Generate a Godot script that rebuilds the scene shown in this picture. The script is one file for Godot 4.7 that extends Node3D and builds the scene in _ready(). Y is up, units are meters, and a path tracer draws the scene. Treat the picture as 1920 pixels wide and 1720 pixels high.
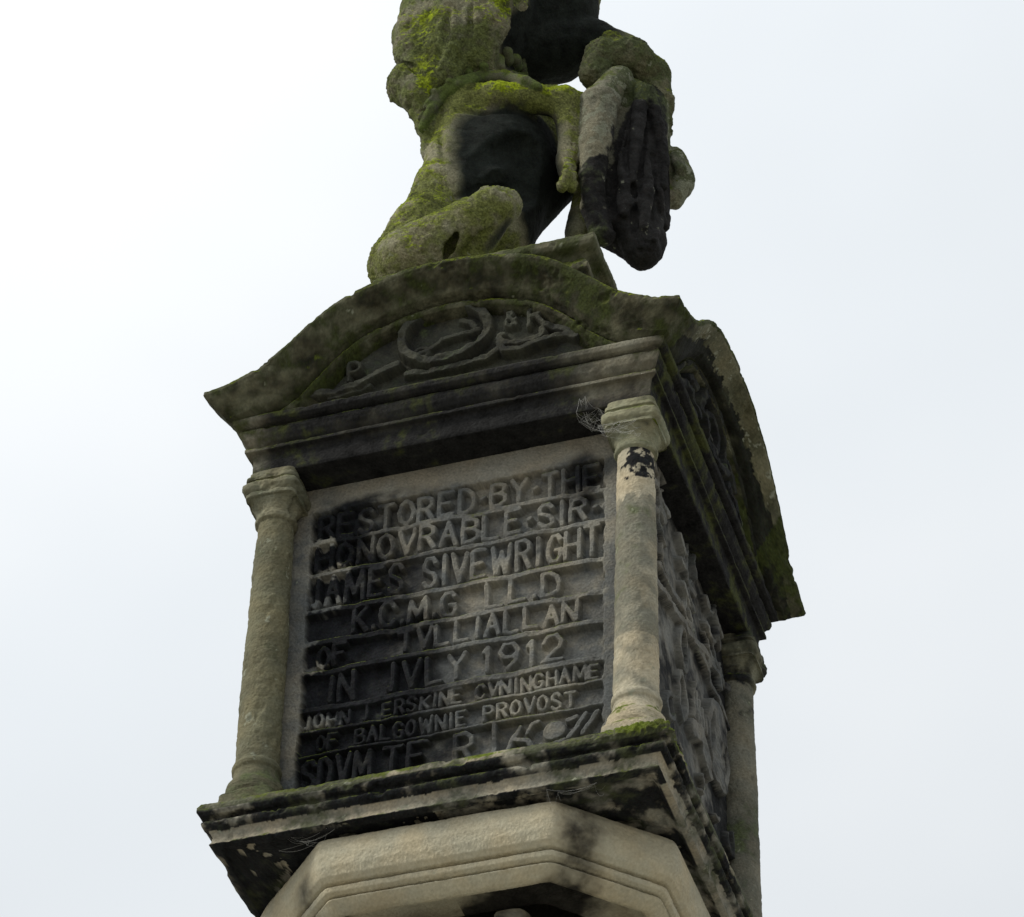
extends Node3D
# A worn sandstone market cross under an overcast sky, seen from the ground: an inscribed block with corner columns
# and curved pediments on an octagonal shaft, and a seated stone beast with a shield on top.
# All stone is modelled in the block's own axes (front face towards +z, ledge top at y = 0) and lifted by LIFT.

const LIFT := 6.105
const CAM_FOV := 13.05989
const CAM_AT := Vector3(1.958150, -4.505476, 5.906873)
const CAM_RIGHT := Vector3(0.954102, 0.019061, -0.298875)
const CAM_UP := Vector3(0.187590, 0.739899, 0.646034)
const CAM_FORWARD := Vector3(-0.233451, 0.672448, -0.702363)
const BELLY_A := Vector3(-0.000454, 2.055658, 0.052840)
const BELLY_B := Vector3(0.006858, 1.904394, -0.012817)
const NECK_A := Vector3(0.007240, 2.433021, -0.002406)
const NECK_B := Vector3(0.115576, 2.461996, -0.070029)
const SHIELD_EDGE := Vector3(0.195451, 2.000708, -0.001736)
const BELLY_C := Vector3(-0.057140, 2.053419, 0.071682)
const BELLY_D := Vector3(-0.081547, 1.867789, 0.058718)
const LEG_A := Vector3(0.060860, 2.081512, -0.093994)
const LEG_B := Vector3(-0.042148, 1.898376, -0.070294)
const BELLY_E := Vector3(0.072132, 2.141415, 0.007639)
const BELLY_F := Vector3(0.073454, 2.014588, -0.013877)
const NECK_C := Vector3(0.028857, 2.563859, -0.009591)
const NECK_D := Vector3(0.105824, 2.571194, -0.056249)
const ARM_A := Vector3(-0.027373, 2.166792, 0.114478)
const ARM_B := Vector3(0.109362, 2.166954, 0.069029)
const MANE_A := Vector3(-0.180706, 2.415109, 0.154904)
const MANE_B := Vector3(-0.173659, 2.189703, 0.152562)
const MANE_C := Vector3(0.001640, 2.461761, 0.125910)
const MANE_D := Vector3(0.025497, 2.425883, 0.117980)
const KNEE_A := Vector3(0.050245, 1.644880, 0.162444)  # shade beside and under the knee, painted on the body
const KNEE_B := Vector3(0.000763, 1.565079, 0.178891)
const SKY_BRIGHT := Vector3(-0.312478, 0.741592, -0.593632)
const SIDE_FRONT := 420
const SIDE_RIGHT := 250

var rough_a := FastNoiseLite.new()
var rough_b := FastNoiseLite.new()
var rough_c := FastNoiseLite.new()
var rough_d := FastNoiseLite.new()
var tone_a := FastNoiseLite.new()
var tone_b := FastNoiseLite.new()
var tone_c := FastNoiseLite.new()
var stone: StandardMaterial3D
var shift := Vector3.ZERO     # from a thing's base to the block's axes
var mossy_stone: StandardMaterial3D


class Look:
	var buff := Color(0.40, 0.37, 0.285)     # clean sandstone
	var grey := Color(0.235, 0.235, 0.205)   # weathered sandstone
	var soot_shade_color := Color(0.020, 0.021, 0.022)
	var algae_color := Color(0.085, 0.105, 0.045)
	var moss_color := Color(0.120, 0.155, 0.018)
	var age := 0.5       # share of the weathered tone
	var soot := -0.6     # bias of the black crust
	var soot_soft := 0.10
	var soot_wide := 0.65
	var soot_fine := 0.28
	var algae := -0.3    # bias of the green film
	var moss := -0.9     # bias of the moss cushions
	var lichen := -0.6   # bias of pale lichen
	var stain_shade: Callable   # extra crust and painted shade by place: (position) -> bias
	var old: Callable     # extra weathering tone by place
	var grain := 1.0
	var green: Callable   # extra algae by place
	var amp := 1.0       # strength of the surface relief
	var chip := 1.0
	var cushion := 0.0   # thickness of moss where «green» says so


func fresh(n: FastNoiseLite, seed_: int, freq: float, oct: int) -> void:
	n.noise_type = FastNoiseLite.TYPE_SIMPLEX_SMOOTH
	n.seed = seed_
	n.frequency = freq
	n.fractal_type = FastNoiseLite.FRACTAL_FBM
	n.fractal_octaves = oct
	n.fractal_gain = 0.55


func make_noises() -> void:
	fresh(rough_a, 11, 6.0, 2)
	fresh(rough_b, 12, 42.0, 3)
	fresh(rough_c, 13, 150.0, 2)
	fresh(rough_d, 14, 17.0, 3)
	fresh(tone_a, 21, 5.0, 5)
	fresh(tone_b, 22, 26.0, 4)
	fresh(tone_c, 23, 170.0, 2)


func noise_tex(seed_: int, freq: float, lo: Color, hi: Color, as_normal := false, bump := 4.0) -> ImageTexture:
	var n := FastNoiseLite.new()
	fresh(n, seed_, freq, 5)
	var im := n.get_seamless_image(512, 512)
	if as_normal:
		im.convert(Image.FORMAT_RGBA8)
		im.bump_map_to_normal_map(bump)
		return ImageTexture.create_from_image(im)
	var out := Image.create(512, 512, false, Image.FORMAT_RGB8)
	for y in 512:
		for x in 512:
			out.set_pixel(x, y, lo.lerp(hi, im.get_pixel(x, y).r))
	return ImageTexture.create_from_image(out)


func make_materials() -> void:
	stone = StandardMaterial3D.new()
	stone.resource_name = "weathered sandstone"
	stone.vertex_color_use_as_albedo = true
	stone.roughness = 0.95
	stone.metallic_specular = 0.25
	stone.uv1_triplanar = true
	stone.uv1_scale = Vector3(4.3, 4.3, 4.3)
	stone.albedo_texture = noise_tex(5, 0.05, Color(0.86, 0.86, 0.86), Color(1.0, 1.0, 1.0))
	stone.normal_enabled = true
	stone.normal_texture = noise_tex(6, 0.06, Color.BLACK, Color.WHITE, true, 5.0)
	stone.normal_scale = 0.6
	mossy_stone = stone.duplicate()
	mossy_stone.resource_name = "mossy sandstone"
	mossy_stone.uv1_scale = Vector3(7.0, 7.0, 7.0)
	mossy_stone.normal_scale = 0.9
	mossy_stone.albedo_texture = noise_tex(8, 0.09, Color(0.62, 0.62, 0.60), Color(1.0, 1.0, 1.0))


# ---------------------------------------------------------------- painting and weathering

func paint(p: Vector3, n: Vector3, k: Look) -> Color:
	var a := tone_a.get_noise_3dv(p)
	var b := tone_b.get_noise_3dv(p)
	var c := tone_c.get_noise_3dv(p)
	var a2 := tone_a.get_noise_3dv(p * 1.9 + Vector3(7, 3, 1))
	var aged := k.age + 1.3 * a + 0.6 * b
	if k.old.is_valid():
		aged += k.old.call(p)
	var col := k.buff.lerp(k.grey, clampf(aged, 0.0, 1.0))
	col = col.lerp(Color(col.r * 1.05, col.g * 0.985, col.b * 0.91), clampf(0.5 + 1.4 * a2, 0.0, 1.0))
	col *= 1.0 + 0.30 * k.grain * c + 0.16 * b
	var s := k.soot + k.soot_wide * a2 + k.soot_fine * b + 0.4 * k.soot_fine * c
	if k.stain_shade.is_valid():
		s += k.stain_shade.call(p)
	var m := smoothstep(-k.soot_soft, k.soot_soft, s)
	var black := m
	if m > 0.0:
		col = col.lerp(k.soot_shade_color * (1.0 + 0.7 * b + 0.5 * c + 0.5 * a), m)
	var g := k.algae + 0.9 * a + 0.55 * b + 0.22 * n.y
	var lush := 0.0
	if k.green.is_valid():
		lush = k.green.call(p)
		g += lush
	m = smoothstep(-0.18, 0.42, g)
	if m > 0.0:
		col = col.lerp(k.algae_color * (1.0 + 0.5 * k.grain * c + 0.5 * b), 0.82 * m)
	var l := k.lichen - 0.5 * black + 0.9 * b + 0.5 * tone_b.get_noise_3dv(p * 0.5 + Vector3(3, 9, 4)) + 0.2 * c
	m = smoothstep(-0.03, 0.05, l)
	if m > 0.0:
		col = col.lerp(Color(0.30, 0.31, 0.235) * (1.0 + 0.3 * c), 0.75 * m)
	var o := k.moss + 1.0 * n.y + 0.8 * a2 + 0.6 * b + 0.3 * c + 0.8 * lush
	m = smoothstep(-0.12, 0.25, o)
	if m > 0.0:
		var mc := k.moss_color.lerp(Color(0.075, 0.085, 0.022), clampf(0.45 + 1.3 * b + 1.0 * a, 0.0, 1.0))
		col = col.lerp(mc * (1.0 + 0.55 * k.grain * c), m)
	col.r = clampf(col.r, 0.006, 0.8)
	col.g = clampf(col.g, 0.006, 0.8)
	col.b = clampf(col.b, 0.005, 0.8)
	col.a = 1.0
	return col


func relief(p: Vector3, k: Look) -> float:
	var r := 0.0030 * rough_a.get_noise_3dv(p) + 0.0021 * rough_b.get_noise_3dv(p) + 0.0008 * rough_c.get_noise_3dv(p)
	var c := rough_d.get_noise_3dv(p)
	if c > 0.22:
		r -= (c - 0.22) * 0.016 * k.chip
	if k.cushion > 0.0:
		r += k.cushion * clampf(k.green.call(p) - 0.35, 0.0, 1.0) * (0.6 + 1.4 * rough_b.get_noise_3dv(p * 1.5))
	return r * k.amp


func normals_of(P: PackedVector3Array, I: PackedInt32Array) -> PackedVector3Array:
	var N := PackedVector3Array()
	N.resize(P.size())
	for t in range(0, I.size(), 3):
		var a := I[t]
		var b := I[t + 1]
		var c := I[t + 2]
		var n := (P[c] - P[a]).cross(P[b] - P[a])
		N[a] += n
		N[b] += n
		N[c] += n
	for i in N.size():
		N[i] = N[i].normalized()
	return N


func mesh_of(P: PackedVector3Array, N: PackedVector3Array, C: PackedColorArray, I: PackedInt32Array) -> ArrayMesh:
	var A := []
	A.resize(Mesh.ARRAY_MAX)
	A[Mesh.ARRAY_VERTEX] = P
	A[Mesh.ARRAY_NORMAL] = N
	A[Mesh.ARRAY_COLOR] = C
	A[Mesh.ARRAY_INDEX] = I
	var m := ArrayMesh.new()
	m.add_surface_from_arrays(Mesh.PRIMITIVE_TRIANGLES, A)
	return m


func place(called: String, m: Mesh, parent: Node, mat: Material = null, at := Vector3.ZERO) -> MeshInstance3D:
	var o := MeshInstance3D.new()
	o.name = called
	o.mesh = m
	o.material_override = mat if mat else stone
	o.position = at + (Vector3.ZERO if parent is MeshInstance3D else shift)
	parent.add_child(o, true)
	return o


# faces outward from the line or point that «inside» gives for a position
func face_out(P: PackedVector3Array, I: PackedInt32Array, inside: Vector3) -> PackedInt32Array:
	var total := 0.0
	for t in range(0, I.size(), 3):
		var a := P[I[t]]
		var n := (P[I[t + 2]] - a).cross(P[I[t + 1]] - a)
		total += n.dot(a - inside)
	if total < 0.0:
		for t in range(0, I.size(), 3):
			var x := I[t + 1]
			I[t + 1] = I[t + 2]
			I[t + 2] = x
	return I


func weather(called: String, P: PackedVector3Array, I: PackedInt32Array, inside: Vector3, k: Look, parent: Node) -> MeshInstance3D:
	I = face_out(P, I, inside)
	var N := normals_of(P, I)
	for i in P.size():
		P[i] += N[i] * relief(P[i], k)
	N = normals_of(P, I)
	var C := PackedColorArray()
	C.resize(P.size())
	for i in P.size():
		C[i] = paint(P[i], N[i], k)
	return place(called, mesh_of(P, N, C, I), parent)


func grid_index(nu: int, nv: int, wrap_u: bool) -> PackedInt32Array:
	var I := PackedInt32Array()
	var last := nu if wrap_u else nu - 1
	for u in last:
		var u2 := (u + 1) % nu
		for v in nv - 1:
			var a := u * nv + v
			var b := u2 * nv + v
			I.append_array([a, b, a + 1, b, b + 1, a + 1])
	return I


func resample(pts: Array, step: float) -> PackedVector2Array:
	var out := PackedVector2Array()
	for i in pts.size() - 1:
		var a: Vector2 = pts[i]
		var b: Vector2 = pts[i + 1]
		var n := maxi(1, int(ceil(a.distance_to(b) / step)))
		for j in n:
			out.append(a.lerp(b, float(j) / n))
	out.append(pts[-1])
	return out


# the four sides of a square with mitred corners: rows of (side, place along it from -1 to 1)
func square_stations(front: int, right: int, back: int, left: int) -> Array:
	var out := []
	var counts := [front, right, back, left]
	for k in 4:
		for i in counts[k]:
			out.append(Vector2(k, -1.0 + 2.0 * i / counts[k]))
	return out


func on_side(k: int, s: float, r: float, y: float) -> Vector3:
	match k:
		0: return Vector3(s * r, y, r)
		1: return Vector3(r, y, -s * r)
		2: return Vector3(-s * r, y, -r)
	return Vector3(-r, y, s * r)


func square_moulding(called: String, profile: Array, step: float, k: Look, parent: Node, lift = null, st := []) -> MeshInstance3D:
	if st.is_empty():
		st = square_stations(SIDE_FRONT, SIDE_RIGHT, 24, 70)
	var pr := resample(profile, step)
	var P := PackedVector3Array()
	for q in st:
		var up: float = lift.call(q.y) if lift != null else 0.0
		for v in pr:
			P.append(on_side(int(q.x), q.y, v.x, v.y + up))
	var mid: Vector2 = profile[profile.size() / 2]
	return weather(called, P, grid_index(st.size(), pr.size(), true), Vector3(0, mid.y, 0), k, parent)


# an octagon whose cardinal faces are longer than its chamfers
func octagon_moulding(called: String, profile: Array, step: float, face: float, at_r: float, k: Look, parent: Node, n_face := 150, n_cut := 90) -> MeshInstance3D:
	var pr := resample(profile, step)
	var P := PackedVector3Array()
	var nu := 0
	for side in 4:
		var near := side == 0 or side == 1
		var nf := n_face if near else 16
		var nc := n_cut if side == 0 or side == 3 or side == 1 else 12
		for i in nf + nc:
			nu += 1
			for v in pr:
				var half := maxf(0.02, face - 0.414 * (at_r - v.x))
				var p: Vector3
				if i < nf:
					p = Vector3(lerpf(-half, half, float(i) / nf), v.y, v.x)
				else:
					var f := float(i - nf) / nc
					p = Vector3(lerpf(half, v.x, f), v.y, lerpf(v.x, half, f))
				P.append(p.rotated(Vector3.UP, PI / 2 * side))
	var mid: Vector2 = profile[profile.size() / 2]
	return weather(called, P, grid_index(nu, pr.size(), true), Vector3(0, mid.y, 0), k, parent)


# an octagon with softly rounded corners
func soft_octagon(called: String, profile: Array, step: float, face: float, at_r: float, power: float, k: Look, parent: Node) -> MeshInstance3D:
	var pr := resample(profile, step)
	var P := PackedVector3Array()
	var nu := 0
	for span in [[-0.95, 1.95, 720], [1.95, TAU - 0.95, 90]]:
		for i in int(span[2]):
			var t := lerpf(span[0], span[1], float(i) / span[2])
			nu += 1
			var d := Vector2(sin(t), cos(t))
			for v in pr:
				var half := maxf(0.02, face - 0.414 * (at_r - v.x))
				var sum := 0.0
				for n in 8:
					var h := v.x if n % 2 == 0 else (v.x + half) * 0.70711
					var c := d.dot(Vector2(sin(n * PI / 4), cos(n * PI / 4))) / h
					if c > 0.0:
						sum += pow(c, power)
				var r := pow(sum, -1.0 / power)
				P.append(Vector3(d.x * r, v.y, d.y * r))
	var mid: Vector2 = profile[profile.size() / 2]
	return weather(called, P, grid_index(nu, pr.size(), true), Vector3(0, mid.y, 0), k, parent)


# a turned piece whose cross-section goes from round (0) to square (1)
func turned(called: String, profile: Array, step: float, at: Vector3, k: Look, parent: Node, around := 90) -> MeshInstance3D:
	var pr := []
	for i in profile.size() - 1:
		var a: Vector3 = profile[i]
		var b: Vector3 = profile[i + 1]
		var n := maxi(1, int(ceil(a.distance_to(b) / step)))
		for j in n:
			pr.append(a.lerp(b, float(j) / n))
	pr.append(profile[-1])
	var P := PackedVector3Array()
	for i in around:
		var t := TAU * i / around
		var c := cos(t)
		var s := sin(t)
		var sq := 1.0 / pow(pow(absf(c), 8.0) + pow(absf(s), 8.0), 0.125)
		for v in pr:
			var r: float = v.x * lerpf(1.0, sq, clampf(v.z, 0.0, 1.0))
			P.append(at + Vector3(c * r, v.y, s * r))
	return weather(called, P, grid_index(around, pr.size(), true), at + Vector3(0, (pr[0].y + pr[-1].y) / 2, 0), k, parent)


# ---------------------------------------------------------------- carved fields

const GLYPHS := {
	"A": "0,0 .5,1 1,0;.2,.38 .8,.38", "B": "0,0 0,1;0,1 .55,1 .88,.9 .88,.64 .55,.54 0,.54;.55,.54 1,.4 1,.14 .6,0 0,0",
	"C": ".95,.8 .72,1 .3,1 .05,.78 0,.5 .05,.22 .3,0 .72,0 .95,.2", "D": "0,0 0,1 .5,1 .88,.8 1,.5 .88,.2 .5,0 0,0",
	"E": ".9,1 0,1 0,0 .95,0;0,.53 .7,.53", "F": ".95,1 0,1 0,0;0,.53 .7,.53", "G": ".95,.82 .7,1 .3,1 .05,.78 0,.5 .05,.22 .3,0 .75,0 .95,.2 .95,.45 .6,.45",
	"H": "0,0 0,1;1,0 1,1;0,.5 1,.5", "I": ".5,0 .5,1", "J": ".2,.1 .45,0 .6,.2 .6,1", "K": "0,0 0,1;.95,1 0,.42;.25,.58 1,0",
	"L": "0,1 0,0 .9,0", "M": "0,0 .08,1 .5,.25 .92,1 1,0", "N": "0,0 0,1 1,0 1,1", "O": ".5,1 .15,.85 0,.5 .15,.15 .5,0 .85,.15 1,.5 .85,.85 .5,1",
	"P": "0,0 0,1 .6,1 .95,.88 .95,.6 .6,.46 0,.46", "R": "0,0 0,1 .6,1 .92,.88 .92,.64 .6,.52 0,.52;.5,.52 1,0",
	"S": ".92,.84 .7,1 .3,1 .06,.84 .08,.64 .4,.54 .75,.44 .95,.3 .92,.12 .65,0 .3,0 .05,.16", "T": "0,1 1,1;.5,1 .5,0",
	"V": "0,1 .5,0 1,1", "W": "0,1 .25,0 .5,.8 .75,0 1,1", "Y": "0,1 .5,.5 1,1;.5,.5 .5,0", "Z": "0,1 1,1 0,0 1,0",
	"1": ".2,.82 .55,1 .55,0", "2": ".05,.76 .25,1 .7,1 .95,.78 .85,.5 0,0 1,0", "9": ".95,.68 .7,.45 .25,.45 .02,.7 .25,1 .7,1 .95,.75 .85,.3 .45,0",
	".": ".5,.05 .5,.12", "-": ".4,.48 .6,.52", "&": "1,0 .25,.7 .3,.95 .6,.95 .65,.7 .1,.35 .1,.1 .4,0 .7,.1 .95,.4",
}

class Carving:
	var seg := []       # [a, b, half-width, id, height]
	var cells := {}
	var cell := 0.02
	var ids := 0
	var wander := 0.0022
	var names := [""]

	func line(a: Vector2, b: Vector2, w: float, id: int, high: float) -> void:
		var n := seg.size()
		seg.append([a, b, w, id, high])
		var pad := w + 0.012
		var lo := Vector2(minf(a.x, b.x) - pad, minf(a.y, b.y) - pad)
		var hi := Vector2(maxf(a.x, b.x) + pad, maxf(a.y, b.y) + pad)
		for x in range(floori(lo.x / cell), floori(hi.x / cell) + 1):
			for y in range(floori(lo.y / cell), floori(hi.y / cell) + 1):
				var key := Vector2i(x, y)
				if not cells.has(key):
					cells[key] = PackedInt32Array()
				cells[key].append(n)

	func start(called: String) -> int:
		ids += 1
		names.append(called)
		return ids

	func path(pts: Array, w: float, high: float, called: String, id := -1) -> int:
		if id < 0:
			id = start(called)
		for i in pts.size() - 1:
			line(pts[i], pts[i + 1], w, id, high)
		return id

	# returns (height, id)
	func sample(p: Vector2, bevel: float) -> Vector2:
		var key := Vector2i(floori(p.x / cell), floori(p.y / cell))
		if not cells.has(key):
			return Vector2.ZERO
		var best := 0.0
		var who := 0
		for n in cells[key]:
			var s = seg[n]
			var a: Vector2 = s[0]
			var ba: Vector2 = s[1] - a
			var t := clampf((p - a).dot(ba) / maxf(ba.length_squared(), 1e-9), 0.0, 1.0)
			var d: float = (p - a - ba * t).length() - s[2]
			if d < bevel:
				var h: float = s[4] * (1.0 - smoothstep(-bevel * 0.6, bevel, d))
				if h > best:
					best = h
					who = s[3]
		return Vector2(best, who)


func letter(c: Carving, ch: String, at: Vector2, size: Vector2, w: float, high: float, called := "letter") -> void:
	if not GLYPHS.has(ch):
		return
	var id := c.start(called)
	for part in GLYPHS[ch].split(";"):
		var pts := []
		for xy in part.split(" "):
			var t = xy.split(",")
			pts.append(at + Vector2(float(t[0]), float(t[1])) * size)
		c.path(pts, w, high, called, id)


# letters of a line between x0 and x1, each in a slot of its own width
func inscribe(c: Carving, text: String, x0: float, x1: float, y0: float, y1: float, w: float, high: float, rng: RandomNumberGenerator) -> void:
	var total := 0.0
	var wide := {"I": 0.55, "J": 0.75, "1": 0.6, ".": 0.4, "-": 0.55, " ": 0.8, "W": 1.35, "M": 1.3}
	for ch in text:
		total += wide.get(ch, 1.0)
	var x := x0
	for ch in text:
		var slot: float = wide.get(ch, 1.0) * (x1 - x0) / total
		if ch != " ":
			var jig := rng.randf_range(-0.0012, 0.0012)
			letter(c, ch, Vector2(x + slot * 0.14 + jig, y0 + rng.randf_range(-0.001, 0.0015)), Vector2(slot * 0.70, y1 - y0 + rng.randf_range(-0.002, 0.001)), w, high)
		x += slot


# a carved plane: grid of (u, v) with height; each carving becomes a child mesh of the field's own mesh
func carved_field(called: String, us: PackedFloat32Array, vs: PackedFloat32Array, c: Carving, bevel: float, base: Callable, at: Callable, k: Look, parent: Node, outward: Vector3, keep = null) -> MeshInstance3D:
	var nu := us.size()
	var nv := vs.size()
	var P := PackedVector3Array()
	var who := PackedInt32Array()
	P.resize(nu * nv)
	who.resize(nu * nv)
	for i in nu:
		for j in nv:
			var q := Vector2(us[i], vs[j])
			# the carver's hand and the weather wander a little off the line
			var wob := Vector2(rough_b.get_noise_2d(q.x * 0.5, q.y * 0.5), rough_b.get_noise_2d(q.x * 0.5 + 9.0, q.y * 0.5)) * c.wander
			var s := c.sample(q + wob, bevel)
			var low: float = base.call(q)
			var worn := clampf(0.90 + 0.55 * tone_a.get_noise_2d(q.x * 1.6, q.y * 1.6), 0.25, 1.0)
			var h := maxf(low, s.x * worn)
			if s.y > 0 and s.x * worn >= low:
				who[i * nv + j] = int(s.y)
			P[i * nv + j] = at.call(q, h)
	var I := PackedInt32Array()
	for i in nu - 1:
		for j in nv - 1:
			if keep != null and not keep.call(Vector2(us[i], vs[j])):
				continue
			var a := i * nv + j
			var b := a + nv
			I.append_array([a, b, a + 1, b, b + 1, a + 1])
	var first := (P[I[2]] - P[I[0]]).cross(P[I[1]] - P[I[0]])
	if first.dot(outward) < 0.0:
		for t in range(0, I.size(), 3):
			var x := I[t + 1]
			I[t + 1] = I[t + 2]
			I[t + 2] = x
	var N := normals_of(P, I)
	for i in P.size():
		P[i] += outward * relief(P[i], k)
	N = normals_of(P, I)
	var C := PackedColorArray()
	C.resize(P.size())
	for i in P.size():
		C[i] = paint(P[i], N[i], k)
	return split(called, c.names, P, N, C, I, who, parent)


# one mesh per id; id 0 is the part itself, the others become its children
func split(called: String, names: Array, P: PackedVector3Array, N: PackedVector3Array, C: PackedColorArray, I: PackedInt32Array, who: PackedInt32Array, parent: Node) -> MeshInstance3D:
	var lists := {}
	for t in range(0, I.size(), 3):
		var id := maxi(who[I[t]], maxi(who[I[t + 1]], who[I[t + 2]]))
		if not lists.has(id):
			lists[id] = PackedInt32Array()
		lists[id].append_array([I[t], I[t + 1], I[t + 2]])
	var ids := lists.keys()
	ids.sort()
	var top: MeshInstance3D = null
	for id in ids:
		var m := submesh(P, N, C, lists[id])
		if top == null:
			top = place(called, m, parent)
		else:
			place(names[id], m, top)
	return top


func submesh(P: PackedVector3Array, N: PackedVector3Array, C: PackedColorArray, L: PackedInt32Array) -> ArrayMesh:
	var map := {}
	var p2 := PackedVector3Array()
	var n2 := PackedVector3Array()
	var c2 := PackedColorArray()
	var i2 := PackedInt32Array()
	for i in L:
		var at: int = map.get(i, -1)
		if at < 0:
			at = p2.size()
			map[i] = at
			p2.append(P[i])
			n2.append(N[i])
			c2.append(C[i])
		i2.append(at)
	return mesh_of(p2, n2, c2, i2)


func steps(a: float, b: float, step: float) -> PackedFloat32Array:
	var n := int(ceil((b - a) / step))
	var out := PackedFloat32Array()
	for i in n + 1:
		out.append(lerpf(a, b, float(i) / n))
	return out


# ---------------------------------------------------------------- the sculpted figure: capsules joined by smooth minimum, meshed as surface nets

var pa := PackedVector3Array()
var pb := PackedVector3Array()
var pra := PackedFloat32Array()
var pdr := PackedFloat32Array()
var pil := PackedFloat32Array()
var pk := PackedFloat32Array()
var pop := PackedInt32Array()
var pgr := PackedInt32Array()
const FIGURE_PARTS := ["body", "mane", "collar", "shield", "mantling"]

func cap(op: int, group: int, ax: float, ay: float, az: float, ra: float, bx: float, by: float, bz: float, rb: float, k: float) -> void:
	var a := Vector3(ax, ay, az)
	var b := Vector3(bx, by, bz)
	pa.append(a)
	pb.append(b - a)
	pra.append(ra)
	pdr.append(rb - ra)
	pil.append(1.0 / maxf((b - a).length_squared(), 1e-8))
	pk.append(k)
	pop.append(op)
	pgr.append(group)


func field(p: Vector3, list: PackedInt32Array) -> float:
	var d := 9.0
	for n in list:
		var q := p - pa[n]
		var ba := pb[n]
		var t := clampf(q.dot(ba) * pil[n], 0.0, 1.0)
		var c := (q - ba * t).length() - pra[n] - pdr[n] * t
		var k := pk[n]
		if pop[n] > 0:
			if c < d + k:
				var h := clampf(0.5 + 0.5 * (c - d) / k, 0.0, 1.0)
				d = lerpf(c, d, h) - k * h * (1.0 - h)
		elif -c > d - k:
			var h2 := clampf(0.5 + 0.5 * (c + d) / k, 0.0, 1.0)
			d = lerpf(-c, d, h2) + k * h2 * (1.0 - h2)
	return d


func nearby(p: Vector3, list: PackedInt32Array, half: float) -> Array:
	var ds := PackedFloat32Array()
	var low := 9.0
	for n in list:
		var q := p - pa[n]
		var ba := pb[n]
		var t := clampf(q.dot(ba) * pil[n], 0.0, 1.0)
		var c := (q - ba * t).length() - pra[n] - pdr[n] * t
		ds.append(c)
		if pop[n] > 0:
			low = minf(low, c)
	if low > half + 0.02:
		return []
	var out := PackedInt32Array()
	for i in list.size():
		var n := list[i]
		if pop[n] > 0:
			if ds[i] < low + 2.0 * half + pk[n] + 0.012:
				out.append(n)
		elif ds[i] < half + pk[n] + 0.004:
			out.append(n)
	if absf(field(p, out)) > half * 1.05 + 0.003:
		return []
	return [out]


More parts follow.
